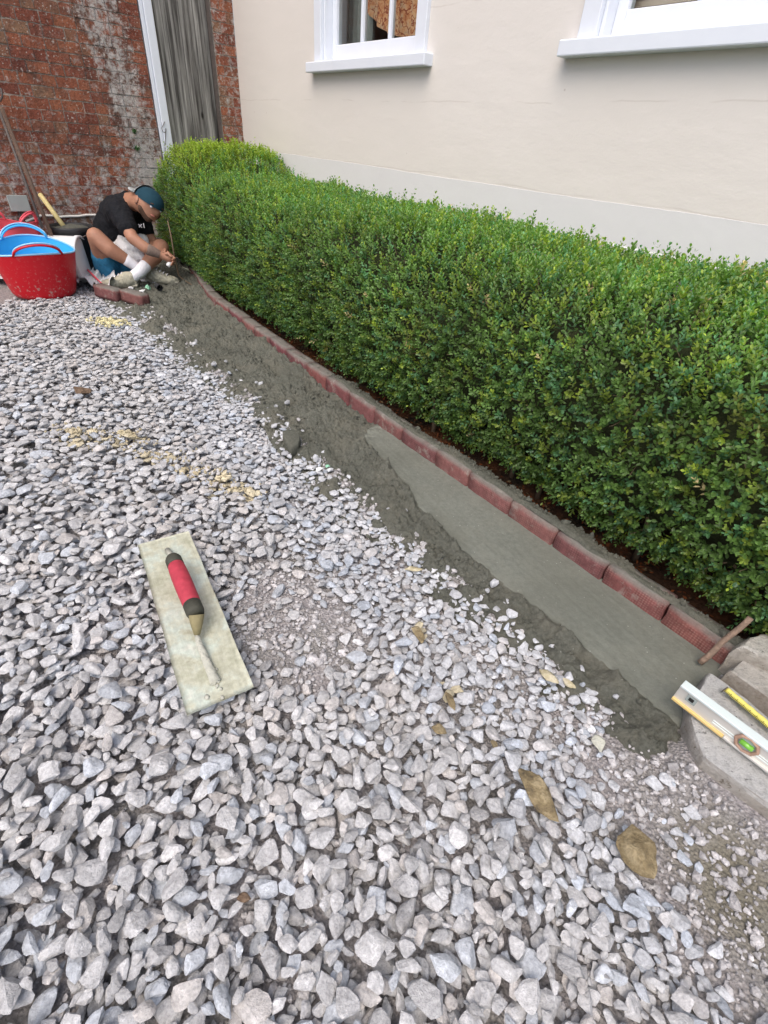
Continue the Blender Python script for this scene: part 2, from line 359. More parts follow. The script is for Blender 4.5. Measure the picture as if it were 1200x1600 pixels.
M['sandstone'] = ochre('pale_sandstone', (0.42, 0.37, 0.24), (0.56, 0.51, 0.38), (0.24, 0.20, 0.12))
M['brownstone'] = ochre('brown_clod', (0.13, 0.085, 0.055), (0.18, 0.125, 0.085), (0.05, 0.035, 0.025))
M['sawdust'] = simple('cream_sawdust', (0.72, 0.66, 0.40), 0.95, 0.25, 120, 0.003)
M['sand'] = simple('ochre_sand', (0.52, 0.45, 0.30), 0.95, 0.3, 120, 0.004)
M['weed'] = simple('wall_weed', (0.04, 0.095, 0.03), 0.8, 0.4, 60)
# person
m = MT('tanned_skin', 0.55, 0.35); p = m.pos(); f = m.noise(p, 14, 4)
c = m.mix(m.noise(p, 22, 5, .65), (0.27, 0.125, 0.078), (0.44, 0.235, 0.155)); M['_skin'] = m; m.col(c)
m.b.inputs['Subsurface Weight'].default_value = 0.05; M['skin'] = m.m
M['tattoo'] = simple('tattooed_skin', (0.20, 0.145, 0.12), 0.6, 0.55, 90)
M['shirt'] = simple('black_cotton', (0.007, 0.008, 0.011), 0.9, 0.3, 30, 0.004)
M['towel'] = simple('white_cotton', (0.62, 0.62, 0.64), 0.9, 0.1, 30, 0.004)
M['shorts'] = simple('blue_shorts', (0.035, 0.20, 0.36), 0.85, 0.2, 30, 0.004)
M['sock'] = simple('white_sock', (0.72, 0.72, 0.76), 0.9, 0.06, 60, 0.001)
M['shoe'] = simple('muddy_trainer', (0.42, 0.40, 0.31), 0.8, 0.35, 50, 0.004)
M['sole'] = simple('trainer_sole', (0.50, 0.47, 0.38), 0.8, 0.2, 50)
M['teal'] = simple('teal_cap', (0.006, 0.038, 0.060), 0.85, 0.15, 40)
M['capbrim'] = simple('grey_cap_mesh', (0.36, 0.39, 0.40), 0.85, 0.15, 60)
M['hair'] = simple('dark_beard', (0.075, 0.042, 0.028), 0.9, 0.4, 80)

# ------------------------------------------------------------------ object helpers
def tag(o, label=None, cat=None, group=None, kind=None):
    if label: o['label'] = label
    if cat: o['category'] = cat
    if group: o['group'] = group
    if kind: o['kind'] = kind
    return o
def empty(name, loc=(0, 0, 0), rz=0.0, label=None, cat=None, group=None):
    o = bpy.data.objects.new(name, None); C.objects.link(o); o.location = loc; o.rotation_euler = (0, 0, rz)
    o.empty_display_size = 0.05
    return tag(o, label, cat, group)
def add(name, verts, faces, mat, parent=None, smooth=False, tint=None):
    me = bpy.data.meshes.new(name)
    me.from_pydata([tuple(v) for v in verts], [], [tuple(f) for f in faces]); me.update()
    me.materials.append(mat)
    if smooth: me.polygons.foreach_set('use_smooth', [True] * len(me.polygons))
    if tint is not None:
        at = me.attributes.new('tint', 'FLOAT_COLOR', 'POINT'); at.data.foreach_set('color', np.asarray(tint, np.float32).ravel())
    o = bpy.data.objects.new(name, me); C.objects.link(o)
    if parent is not None: o.parent = parent
    return o
def bulk(name, V, loops, starts, totals, mat, parent=None, smooth=True, tint=None):
    me = bpy.data.meshes.new(name)
    me.vertices.add(len(V)); me.vertices.foreach_set('co', np.asarray(V, np.float32).ravel())
    me.loops.add(len(loops)); me.loops.foreach_set('vertex_index', np.asarray(loops, np.int32))
    me.polygons.add(len(starts)); me.polygons.foreach_set('loop_start', np.asarray(starts, np.int32))
    me.polygons.foreach_set('loop_total', np.asarray(totals, np.int32))
    me.polygons.foreach_set('use_smooth', np.full(len(starts), smooth))
    me.update(calc_edges=True); me.materials.append(mat)
    if tint is not None:
        at = me.attributes.new('tint', 'FLOAT_COLOR', 'POINT'); at.data.foreach_set('color', np.asarray(tint, np.float32).ravel())
    o = bpy.data.objects.new(name, me); C.objects.link(o)
    if parent is not None: o.parent = parent
    return o
def bulkf(name, V, Fc, mat, **k):
    Fc = np.asarray(Fc); n = Fc.shape[1]
    return bulk(name, V, Fc.ravel(), np.arange(len(Fc)) * n, np.full(len(Fc), n), mat, **k)
def box_vf(c, s, M3=None):
    v = []
    for x in (-.5, .5):
        for y in (-.5, .5):
            for z in (-.5, .5):
                p = Vector((x * s[0], y * s[1], z * s[2]))
                if M3 is not None: p = M3 @ p
                v.append(p + Vector(c))
    return v, [(0, 1, 3, 2), (4, 6, 7, 5), (0, 4, 5, 1), (2, 3, 7, 6), (0, 2, 6, 4), (1, 5, 7, 3)]
class MB:
    def __init__(s): s.v = []; s.f = []
    def put(s, v, f):
        b = len(s.v); s.v += [Vector(x) for x in v]; s.f += [tuple(i + b for i in q) for q in f]; return s
    def box(s, c, sz, M3=None): return s.put(*box_vf(c, sz, M3))
    def tube(s, pts, r, n=8, caps=True, flat=1.0):
        pts = [Vector(p) for p in pts]; rr = r if hasattr(r, '__len__') else [r] * len(pts)
        b = len(s.v); up = Vector((0, 0, 1)); px = None
        for i, p in enumerate(pts):
            t = (pts[min(i + 1, len(pts) - 1)] - pts[max(i - 1, 0)]).normalized()
            if px is None:
                px = t.cross(up);
                if px.length < 1e-3: px = Vector((1, 0, 0))
            px = (px - t * px.dot(t)).normalized(); py = t.cross(px)
            for k in range(n):
                a = 2 * PI * k / n
                s.v.append(p + px * (math.cos(a) * rr[i]) + py * (math.sin(a) * rr[i] * flat))
        for i in range(len(pts) - 1):
            for k in range(n):
                a0 = b + i * n + k; a1 = b + i * n + (k + 1) % n
                s.f.append((a0, a1, a1 + n, a0 + n))
        if caps:
            s.f.append(tuple(b + k for k in range(n))[::-1]); s.f.append(tuple(b + (len(pts) - 1) * n + k for k in range(n)))
        return s
    def lathe(s, prof, n=32, M4=None):
        b = len(s.v)
        for r_, z_ in prof:
            for k in range(n):
                a = 2 * PI * k / n; p = Vector((r_ * math.cos(a), r_ * math.sin(a), z_))
                s.v.append(M4 @ p if M4 is not None else p)
        for i in range(len(prof) - 1):
            for k in range(n):
                a0 = b + i * n + k; a1 = b + i * n + (k + 1) % n
                s.f.append((a0, a1, a1 + n, a0 + n))
        return s
    def build(s, name, mat, parent=None, smooth=False, bevel=0.0, seg=2):
        o = add(name, s.v, s.f, mat, parent, smooth)
        if bevel:
            md = o.modifiers.new('bevel', 'BEVEL'); md.width = bevel; md.segments = seg; md.limit_method = 'ANGLE'
        return o
def basis_sd():
    return Matrix(((DV[0], NV[0], 0), (DV[1], NV[1], 0), (0, 0, 1)))
B3 = basis_sd()
def sdbox(mb, s0, s1, D0, D1, z0, z1):
    mb.box(SD((s0 + s1) / 2, (D0 + D1) / 2, (z0 + z1) / 2), (abs(s1 - s0), abs(D1 - D0), abs(z1 - z0)), B3)
U3 = Matrix(((TV[0], WN[0], 0), (TV[1], WN[1], 0), (0, 0, 1)))
def uzbox(mb, u0, u1, o0, o1, z0, z1):
    mb.box(UZ((u0 + u1) / 2, (z0 + z1) / 2, (o0 + o1) / 2), (abs(u1 - u0), abs(o1 - o0), abs(z1 - z0)), U3)

# ------------------------------------------------------------------ ground
gs = [(-60, -60), (60, -60), (60, 60), (-60, 60)]
tag(add('ground', [(x, y, -0.09) for x, y in gs], [(0, 1, 2, 3)], M['ground']), kind='structure')

# height of the bedded surface below the loose stones, in (s, D)
EDGE = 0.83
def kerb_D(s):
    s = np.asarray(s, float)
    return 1.193 + 0.028 * sstep(2.2, 3.4, s) + 0.19 * sstep(3.35, 4.7, s) ** 1.0
def fines_mask(x, y):
    def blob(cx, cy, rx, ry, ang):
        c, s = math.cos(ang), math.sin(ang); dx = x - cx; dy = y - cy
        return np.exp(-(((dx * c + dy * s) / rx) ** 2 + ((-dx * s + dy * c) / ry) ** 2))
    a = G(450, 940); b = G(1080, 1260); c_ = G(1150, 1380); d_ = G(530, 1000); e = G(990, 1180); h = G(1190, 1500)
    t = blob(a.x, a.y, .17, .26, 0.4) + blob(b.x, b.y, .14, .13, 0) * 1.4 + blob(c_.x, c_.y, .12, .12, 0) * 1.3
    q2 = G(1150, 1370); t = t + blob(q2.x, q2.y, .10, .10, 0) * 1.0
    t = t + blob(d_.x, d_.y, .09, .12, 0) * .8 + blob(e.x, e.y, .08, .06, 0) * .8 + blob(h.x, h.y, .07, .12, 0) * .8
    q = G(300, 560); t = t + blob(q.x, q.y, .16, .07, .4) * .9
    return np.clip(t + 0.35 * fbm(x * 6, y * 6, 3), 0, 1.2)
def base_h(x, y):
    s = x * DV[0] + y * DV[1]; D = x * NV[0] + y * NV[1]
    und = 0.014 * fbm(x * 1.4 + 5, y * 1.4, 2)
    grav = -0.023 + und + 0.010 * sstep(0.35, 0.9, fines_mask(x, y))
    grav = grav + .030 * sstep(.12, -.03, s) * sstep(.72, .88, D)
    e = EDGE + 0.05 * fbm(s * 3.1 + 40, s * 0 + 3, 3) - .10 * sstep(2.2, 3.2, s)
    mort = -0.012 * sstep(0.25, 0.0, D - e) + 0.002
    k = sstep(-0.05, 0.03, D - e) * sstep(-.01, .03, s + .03 * fbm(D * 14, D * 0 + 4, 2))
    return grav * (1 - k) + mort * k

# gravel bed: undulating sheet under the loose stones
xs = np.linspace(-4.2, 1.9, 230); ys = np.linspace(-0.9, 5.6, 250)
X, Y = np.meshgrid(xs, ys, indexing='ij')
S_ = X * DV[0] + Y * DV[1]; D_ = X * NV[0] + Y * NV[1]
Zb = np.where(D_ < 1.3, base_h(X, Y), -0.04) - 0.002 + 0.004 * fbm(X * 40, Y * 40, 2)
Zb = np.where((D_ > EDGE + 0.04) & (S_ > .07), -0.06, Zb)
def grid_faces(nx, ny):
    i, j = np.meshgrid(np.arange(nx - 1), np.arange(ny - 1), indexing='ij')
    a = (i * ny + j).ravel(); return np.stack([a, a + ny, a + ny + 1, a + 1], 1)
bed = tag(bulkf('gravel_bed', np.stack([X, Y, Zb], -1).reshape(-1, 3), grid_faces(230, 250), M['dust']), kind='structure')

# ------------------------------------------------------------------ mortar haunching in front of the pavers
ns, nd = 900, 120
s1 = np.linspace(-0.12, 5.0, ns)
t1 = np.linspace(0, 1, nd)
SS, TT = np.meshgrid(s1, t1, indexing='ij')
edge = EDGE - 0.10 + 0.05 * fbm(SS * 3.1 + 40, SS * 0 + 3, 3) - .10 * sstep(2.2, 3.2, SS)
DD = edge + (kerb_D(SS) + 0.012 - edge) * TT
sm_edge = 0.932 + 0.12 * sstep(0.7, 1.5, SS) + 0.012 * fbm(SS * 9, SS * 0 + 2, 3)
smooth_m = sstep(-0.004, 0.010, DD - sm_edge) * sstep(1.62, 1.42, SS + 0.10 * fbm(SS * 5, DD * 9, 2)) * sstep(0.0, 0.07, SS + .02 * fbm(DD * 20, SS * 20, 2))
rough = 0.036 * fbm(SS * 12, DD * 12, 5, 0.66) + 0.020 * np.abs(fbm(SS * 45, DD * 45, 3)) + 0.010 * fbm(SS * 3, DD * 5, 2)
ridge = 0.012 * np.exp(-((DD - sm_edge + 0.012) / 0.012) ** 2) * (0.6 + 1.4 * fbm(SS * 16, DD * 16, 3)) * sstep(1.6, 1.3, SS)
groove = -0.006 * np.exp(-((DD - sm_edge + 0.045) / 0.008) ** 2) * sstep(1.5, 1.2, SS) * sstep(.1, .5, SS)
drop = -0.028 * sstep(0.16, 0.0, DD - edge)
Zm = 0.004 + drop + (1 - smooth_m) * (rough + ridge + groove - 0.004) + smooth_m * (0.0012 * fbm(SS * 14, DD * 14, 3) + 0.0016 * fbm(SS * 4 + DD * 3, DD * 60 - SS * 8, 3)) \
     + 0.025 * sstep(1.5, 2.6, SS) * sstep(0.75, 1.0, TT)
Zm = Zm - .06 * sstep(.035, -.02, SS + .03 * fbm(DD * 14, DD * 0 + 4, 2) + .012 * fbm(SS * 40, DD * 40, 2))
Pm = DV[None, None, :] * SS[..., None] + NV[None, None, :] * DD[..., None]
Vm = np.concatenate([Pm, Zm[..., None]], -1).reshape(-1, 3)
mort = bulkf('mortar_haunch', Vm, grid_faces(ns, nd), M['mortar'])
mort.data.materials.append(M['mortar_smooth'])
smf = smooth_m.reshape(ns, nd); idx = (smf[:-1, :-1] > 0.6).ravel().astype(np.int32)
mort.data.polygons.foreach_set('material_index', idx)
tag(mort, kind='structure')
# rough mortar thrown behind the pavers and the soil under the hedge
ns2, nd2 = 700, 90
SS2, TT2 = np.meshgrid(np.linspace(-0.1, 4.9, ns2), np.linspace(0, 1, 26), indexing='ij')
wid = 0.088 + 0.06 * fbm(SS2 * 7, SS2 * 0, 3)
DD2 = kerb_D(SS2) + 0.014 + .012 * fbm(SS2 * 13, SS2 * 0 + 8, 3) + wid * TT2
hb = (0.071 + .014 * fbm(SS2 * 9 + 4, DD2 * 22, 4) - .012 * sstep(.08, 0, TT2)) * (1 - TT2 ** 2.6) + (0.016 * fbm(SS2 * 20, DD2 * 20, 4, .6) + 0.012 * fbm(SS2 * 6, DD2 * 6, 2)) * sstep(.15, .5, TT2) - 0.001
hb = hb * (1 - .35 * sstep(1.7, 2.6, SS2)) - .03 * TT2 ** 3 + .004
P2 = DV[None, None, :] * SS2[..., None] + NV[None, None, :] * DD2[..., None]
tag(bulkf('mortar_backing', np.concatenate([P2, hb[..., None]], -1).reshape(-1, 3), grid_faces(ns2, 26), M['mortar']), kind='structure')
SS3, DD3 = np.meshgrid(np.linspace(-1.2, 5.2, 420), np.linspace(1.235, 2.215, nd2), indexing='ij')
Zs = -0.012 + 0.028 * fbm(SS3 * 9, DD3 * 9, 4, .6) + 0.02 * sstep(1.35, 1.7, DD3)
P3 = DV[None, None, :] * SS3[..., None] + NV[None, None, :] * DD3[..., None]
tag(bulkf('soil', np.concatenate([P3, Zs[..., None]], -1).reshape(-1, 3), grid_faces(420, nd2), M['soil']), kind='structure')

def crumbs(name, s, D, z, sz, mat, seed):
    r_ = np.random.default_rng(seed); V0 = I0_[0]; n = len(s)
    P = np.stack([DV[0] * s + NV[0] * D, DV[1] * s + NV[1] * D, z], 1)
    V = V0[None] * (sz[:, None, None] * r_.uniform(.6, 1.3, (n, 1, 3))) * (1 + .25 * r_.normal(size=(n, len(V0), 1))) + P[:, None]
    Fc = (I0_[1][None] + (np.arange(n) * len(V0))[:, None, None]).reshape(-1, 3)
    o = bulkf(name, V.reshape(-1, 3), Fc, mat, smooth=False); o['kind'] = 'stuff'; return o
import bmesh
def ico(sub):
    bm = bmesh.new(); bmesh.ops.create_icosphere(bm, subdivisions=sub, radius=1.0)
    V = np.array([v.co[:] for v in bm.verts]); Fc = np.array([[v.index for v in f.verts] for f in bm.faces]); bm.free(); return V, Fc
I0_ = ico(1)
n = 15000; ri = rng.integers(8, ns, n) ; rj = rng.integers(6, nd - 2, n); kk = (smooth_m[ri, rj] < .3) & (ri > 20); ri, rj = ri[kk], rj[kk]
kk = rng.random(len(ri)) < np.clip(.45 + 1.2 * fbm(SS[ri, rj] * 6, DD[ri, rj] * 9, 3), .05, 1); ri, rj = ri[kk], rj[kk]
szc = np.clip(rng.lognormal(math.log(.0030), .5, len(ri)), .0014, .010)
crumbs('mortar_crumbs', SS[ri, rj], DD[ri, rj], Zm[ri, rj] + szc * .3, szc, M['mortar'], 5)
n = 2600; ri = rng.integers(4, ns2 - 1, n); rj = rng.integers(3, 25, n); szc = np.clip(rng.lognormal(math.log(.0036), .5, n), .0015, .011)
crumbs('backing_crumbs', SS2[ri, rj], DD2[ri, rj], hb[ri, rj] + szc * .3, szc, M['mortar'], 6)
# ------------------------------------------------------------------ paver edging
kerb = empty('paver_edging', SD(1.8, 1.2, 0), 0, 'long row of red diamond-printed pavers set on edge in wet mortar below the hedge', 'edging')
kl = Vector(kerb.location)
joints = [-0.015, .229, .415, .597, .785, .985, 1.166, 1.38, 1.576, 1.779, 1.984, 2.176, 2.396, 2.61, 2.832, 3.016, 3.235, 3.461, 3.67, 3.88, 4.09, 4.29, 4.48]
def paver_mesh(L, wd=0.060, h=0.11, name='brick', chip=0):
    import bmesh
    bm = bmesh.new(); nx, nz, ny = 8, 4, 3
    r_ = bmesh.ops.create_cube(bm, size=1)
    bmesh.ops.scale(bm, vec=(L, wd, h), verts=bm.verts)
    bmesh.ops.bevel(bm, geom=list(bm.edges), offset=0.0022, segments=2, affect='EDGES')
    bmesh.ops.subdivide_edges(bm, edges=[e for e in bm.edges if e.calc_length() > 0.05], cuts=3, use_grid_fill=True)
    for v in bm.verts:
        v.co.x += 0.0022 * math.sin(v.co.z * 90 + chip) ; v.co.y += 0.0012 * math.sin(v.co.x * 60 + chip * 2)
        v.co.z += 0.0012 * math.sin(v.co.x * 45 + chip * 3)
    me = bpy.data.meshes.new(name); bm.to_mesh(me); bm.free()
    me.materials.append(M['paver'])
    me.polygons.foreach_set('use_smooth', [True] * len(me.polygons))
    at = me.attributes.new('print', 'FLOAT_COLOR', 'POINT')
    return me
for i in range(len(joints) - 1):
    a, b = joints[i], joints[i + 1]
    Da, Db = float(kerb_D(a)), float(kerb_D(b))
    pa, pb = Vector(SD(a, Da)), Vector(SD(b, Db)); L = (pb - pa).length
    me = paver_mesh(L - 0.006, chip=i * 1.7)
    pr = 1.0 if i < 7 else max(0, 0.6 - (i - 7) * 0.2)
    co = np.zeros(len(me.vertices) * 3); me.vertices.foreach_get('co', co); co = co.reshape(-1, 3)
    fr = ((co[:, 1] < -0.027) * pr)
    me.attributes['print'].data.foreach_set('color', np.repeat(fr[:, None], 4, 1).astype(np.float32).ravel())
    o = bpy.data.objects.new('brick', me); C.objects.link(o); o.parent = kerb
    ang = math.atan2((pb - pa).y, (pb - pa).x)
    mid = (pa + pb) / 2
    nrm = Vector((-math.sin(ang), math.cos(ang), 0));
    if nrm.x * NV[0] + nrm.y * NV[1] < 0: nrm = -nrm; flip = PI
    else: flip = 0
    o.location = mid + nrm * 0.030 + Vector((0, 0, 0.010 + random.uniform(-.003, .003))) - kl
    o.rotation_euler = (random.uniform(-.02, .02) - .03, random.uniform(-.01, .01), ang + flip + random.uniform(-.012, .012))

# ------------------------------------------------------------------ house
house = empty('house', SD(1.5, 2.2, 0), 0, 'cream rendered house wall with white sash windows behind the hedge', 'house')
hl = Vector(house.location)
def hb_(mb, name, mat, parent=None, **k):
    p = parent or house; off = hl if parent is None else Vector(parent.location) + hl
    mb.v = [v - off for v in mb.v]
    return mb.build(name, mat, p, **k)
WIN = [(2.66, 3.74), (0.62, 1.70)]           # openings along s
WZ0, WZ1 = 1.365, 2.65
mb = MB()
smin, smax, HT = -1.6, CORNER_S, 4.2
cols = [smin, .62, 1.70, 2.66, 3.74, smax]
for i in range(5):
    if i in (1, 3):
        sdbox(mb, cols[i], cols[i + 1], WALL_D, WALL_D + .3, -0.1, WZ0); sdbox(mb, cols[i], cols[i + 1], WALL_D, WALL_D + .3, WZ1, HT)
    else: sdbox(mb, cols[i], cols[i + 1], WALL_D, WALL_D + .3, -0.1, HT)
hb_(mb, 'wall', M['render'])
# plinths with slightly wandering tops
def plinth(name, z_top, proud, mat, seed, lip=0.004):
    n = 260; V = []; Fc = []
    for i in range(n):
        s = smin + (smax - smin) * i / (n - 1)
        zt = z_top + 0.007 * float(fbm(s * 1.3 + seed, seed, 3)) + .002 * float(vn(s * 25, seed))
        pr = proud * (1 + .35 * float(vn(s * 3 + seed, 4)))
        for (D, z) in ((WALL_D + .02, zt + lip), (WALL_D - pr * .6, zt), (WALL_D - pr, zt - lip), (WALL_D - pr, -0.1)):
            V.append(Vector(SD(s, D, z)) - hl)
    for i in range(n - 1):
        for k in range(3):
            a = i * 4 + k; Fc.append((a, a + 4, a + 5, a + 1))
    add(name, V, Fc, mat, house)
plinth('plinth', 0.859, 0.0012, M['plinth'], 3, .0008)
plinth('lower_plinth', 0.712, 0.010, M['plinth'], 11, 0.004)
for wi, (a, b) in enumerate(WIN):
    wr = bpy.data.objects.new('window', None); C.objects.link(wr); wr.parent = house
    wr.location = Vector(SD((a + b) / 2, WALL_D, 1.4)) - hl
    wr['label'] = 'white sash window with a patterned valance' if wi == 0 else 'white sash window with a beige slatted blind'
    zc = WZ0
    mb = MB()   # architrave and reveal lining
    sdbox(mb, a - .012, a + .07, WALL_D - .022, WALL_D + .115, zc, WZ1)
    sdbox(mb, b - .07, b + .012, WALL_D - .022, WALL_D + .115, zc, WZ1)
    sdbox(mb, a + .07, b - .07, WALL_D - .022, WALL_D + .115, WZ1 - .08, WZ1)
    sdbox(mb, b - .085, b - .0701, WALL_D + .0, WALL_D + .115, zc, WZ1 - .08); sdbox(mb, a + .0701, a + .085, WALL_D + .0, WALL_D + .115, zc, WZ1 - .08)
    hb_(mb, 'frame', M['white'], wr, bevel=0.004)
    mb = MB()
    ga, gb = a + .085, b - .085; dpt = WALL_D + .055
    sdbox(mb, ga, ga + .045, dpt, dpt + .045, zc + .002, WZ1 - .08); sdbox(mb, gb - .045, gb, dpt, dpt + .045, zc + .002, WZ1 - .08)
    sdbox(mb, ga + .045, gb - .045, dpt, dpt + .045, zc + .002, zc + .085)
    hb_(mb, 'sash', M['white'], wr, bevel=0.004)
    gw = (gb - ga - .09) / 3
    for k in (1, 2):
        mb = MB(); x = ga + .045 + gw * k
        sdbox(mb, x - .011, x + .011, dpt + .004, dpt + .036, zc + .085, WZ1 - .08); hb_(mb, 'glazing_bar', M['white'], wr, bevel=.003)
    for k in range(3):
        mb = MB(); x0 = ga + .045 + gw * k + (.011 if k else 0); x1 = ga + .045 + gw * (k + 1) - (.011 if k < 2 else 0)
        sdbox(mb, x0, x1, dpt + .020, dpt + .024, zc + .085, WZ1 - .08); hb_(mb, 'pane', M['glass'], wr)
    mb = MB()
    sdbox(mb, a - .065, b + .065, WALL_D - .058, WALL_D + .05, zc - .052, zc - .001)
    hb_(mb, 'sill', M['white'], wr, bevel=.005)
    # room behind
    mb = MB()
    sdbox(mb, a - .3, b + .3, WALL_D + 1.3, WALL_D + 1.32, .9, 3.0); sdbox(mb, a - .3, b + .3, WALL_D + .31, WALL_D + 1.29, .9, .92)
    sdbox(mb, a - .32, a - .3, WALL_D + .31, WALL_D + 1.3, .9, 3.0); sdbox(mb, b + .3, b + .32, WALL_D + .31, WALL_D + 1.3, .9, 3.0)
    sdbox(mb, a - .3, b + .3, WALL_D + .31, WALL_D + 1.3, 3.0, 3.02)
    hb_(mb, 'room_lining', M['room'], wr)
    if wi == 0:
        n = 60; V = []; Fc = []
        for i in range(n):
            t = i / (n - 1); s = b - .02 - (b - a - .04) * t
            for j in range(12):
                u = j / 11
                zb = 1.50 + .30 * math.exp(-((t - 0.02) / .22) ** 2) + .03 * math.sin(t * 7)
                z = zb + (WZ1 - zb) * u
                V.append(Vector(SD(s, WALL_D + .17 + .018 * math.sin(t * 60) * (1 - u * .6), z)) - hl - Vector(wr.location))
        for i in range(n - 1):
            for j in range(11): q = i * 12 + j; Fc.append((q, q + 12, q + 13, q + 1))
        add('valance', V, Fc, M['paisley'], wr, True)
        for (t0, t1) in ((-.02, .26), (.80, 1.0)):
            V = []; Fc = []
            for i in range(40):
                t = t0 + (t1 - t0) * i / 39
                for z in (1.2, WZ1): V.append(Vector(SD(b - (b - a) * t, WALL_D + .235 + .02 * math.sin(i * .9), z)) - hl - Vector(wr.location))
            for i in range(39): Fc.append((2 * i, 2 * i + 2, 2 * i + 3, 2 * i + 1))
            add('drape', V, Fc, M['drape'], wr, True)
    else:
        for k in range(22):
            z = zc + .05 + k * .034
            mb = MB(); mb.box(SD((a + b) / 2, WALL_D + .15, z), (b - a - .06, .038, .003), B3 @ Matrix.Rotation(R(58), 3, 'X')); hb_(mb, 'blind_slat', M['blind'], wr)

# ------------------------------------------------------------------ garden wall of old brick
gw_ = empty('brick_wall', UZ(1.5, 0), 0, 'weathered red brick garden wall with white lime bloom behind the worker', 'wall')
gl = Vector(gw_.location)
def gadd(mb, name, mat, **k):
    mb.v = [v - gl for v in mb.v]; return mb.build(name, mat, gw_, **k)
mb = MB()
uzbox(mb, 0.0, .195, -.28, -.0025, -.1, 3.3); uzbox(mb, .73, 5.4, -.28, -.0025, -.1, 3.3); uzbox(mb, .195, .73, -.28, -.008, 2.35, 3.3)
gadd(mb, 'joint_bed', M['joint'])
CH = 0.0625
bl = []
for row in range(-1, 53):
    z0 = row * CH + .003; z1 = (row + 1) * CH - .0035
    # pier
    x = .003; pat = [.118, .066] if row % 2 else [.066, .118]
    for L in pat:
        bl.append((x, x + L - .0065, z0, z1)); x += L
    x = .733 - (0 if row % 2 else 0.0); k = row % 2
    while x < 5.3:
        L = (.138 if k % 2 else .080) + random.uniform(-.006, .006); L = min(L, 5.4 - x)
        bl.append((x, x + L - .0065, z0, z1)); x += L; k += 1
vis = []; rest = []
for q in bl:
    P = UZ((q[0] + q[1]) / 2, (q[2] + q[3]) / 2)
    px, py, dz = project(P)
    if dz > 0 and -25 < px < 405 and -20 < py < 372: vis.append((1 if (py < 300 or px < 190) else 0, 1 / dz, q))
    else: rest.append(q)
vis.sort(key=lambda t: (-t[0], -t[1]))
rest += [v[2] for v in vis[300:]]; vis = [v[2] for v in vis[:300]]
import bmesh
bvar = []
for k in range(8):
    bm = bmesh.new(); bmesh.ops.create_cube(bm, size=1)
    bmesh.ops.subdivide_edges(bm, edges=[e for e in bm.edges if abs(e.verts[0].co.x - e.verts[1].co.x) > .5], cuts=2, use_grid_fill=True)
    for v in bm.verts:
        if v.co.y > 0:
            v.co.x += random.uniform(-.022, .022); v.co.z += random.uniform(-.05, .05); v.co.y += random.uniform(-.12, .06)
    me = bpy.data.meshes.new('brick'); bm.to_mesh(me); bm.free(); me.materials.append(M['brick']); bvar.append(me)
for q in vis:
    o = bpy.data.objects.new('brick', random.choice(bvar)); C.objects.link(o); o.parent = gw_
    o.location = Vector(UZ((q[0] + q[1]) / 2, (q[2] + q[3]) / 2, -.0140 + random.uniform(-.002, .003))) - gl
    o.rotation_euler = (0, 0, math.atan2(TV[1], TV[0])); 
    if Vector((-math.sin(o.rotation_euler.z), math.cos(o.rotation_euler.z))).dot(Vector(WN)) < 0: o.rotation_euler.z += PI
    o.rotation_euler.y = random.uniform(-.02, .02)
    o.scale = (q[1] - q[0], .034, q[3] - q[2])
mb = MB()
for q in rest: uzbox(mb, q[0], q[1], -.02, random.uniform(-.001, .003), q[2], q[3])
o = gadd(mb, 'brick_courses', M['brick']); o['kind'] = 'stuff'
# weeds on the wall
for (px, py, r_, lb) in ((213, 232, .030, 'lower green weed tuft growing from a wall joint beside the door post'), (209, 205, .018, 'small upper weed sprig growing from a wall joint beside the door post')):
    u0 = None
    d = ray(px, py); n3 = np.array([WN[0], WN[1], 0]); k = ((np.array([*CORNER, 0]) - CAM) @ n3) / (d @ n3); P = Vector(CAM + d * k)
    V = []; Fc = []
    for i in range(60):
        dr = Vector((random.gauss(0, 1), random.gauss(0, 1), random.gauss(0, 1))).normalized(); q = P + dr * r_ * random.random() + Vector((*WN, 0)) * .012
        e = Vector((random.gauss(0, 1), random.gauss(0, 1), random.gauss(0, 1))).normalized() * .008; f_ = dr.cross(e)
        b = len(V); V += [q - e, q + f_, q + e, q - f_]; Fc.append((b, b + 1, b + 2, b + 3))
    tag(add('wall_weed', V, Fc, M['weed']), lb, 'weed', 'weeds on the brick wall')

# ------------------------------------------------------------------ door and its post
door = empty('door', UZ(.42, 0, -.06), 0, 'weathered grey plank door with a white frame post in the brick wall', 'door')
dl = Vector(door.location)
def dadd(mb, name, mat, **k):
    mb.v = [v - dl for v in mb.v]; return mb.build(name, mat, door, **k)
pe = [.198, .305, .415, .52, .618]
for i in range(4):
    mb = MB(); uzbox(mb, pe[i] + .0012, pe[i + 1] - .0012, -.085, -.050 + random.uniform(-.002, .002), 0.02, 2.3); dadd(mb, 'plank', M['oak'], bevel=.003)
mb = MB(); uzbox(mb, .634, .695, -.09, .018, 0, 2.35); dadd(mb, 'frame_post', M['white'], bevel=.006)
mb = MB(); uzbox(mb, .696, .722, -.09, .006, 0, 2.35); dadd(mb, 'outer_bead', M['white'], bevel=.004)
mb = MB(); uzbox(mb, .6195, .6332, -.085, -.02, 0.0, 2.35); dadd(mb, 'draught_strip', M['cream'], bevel=.002)
mb = MB(); uzbox(mb, .1895, .1975, -.09, .002, 0, 2.35); dadd(mb, 'door_stop', M['darkiron'])
mb = MB(); uzbox(mb, .609, .618, -.0495, -.038, .98, 1.32); dadd(mb, 'latch_plate', M['darkiron'])
mb = MB(); p0 = Vector(UZ(.708, .96, .02)); hk = []
for i in range(9):
    a = PI * i / 8; hk.append(Vector(UZ(.690 - .016 * math.cos(a), .95 - .028 * math.sin(a) + .0, .022)))
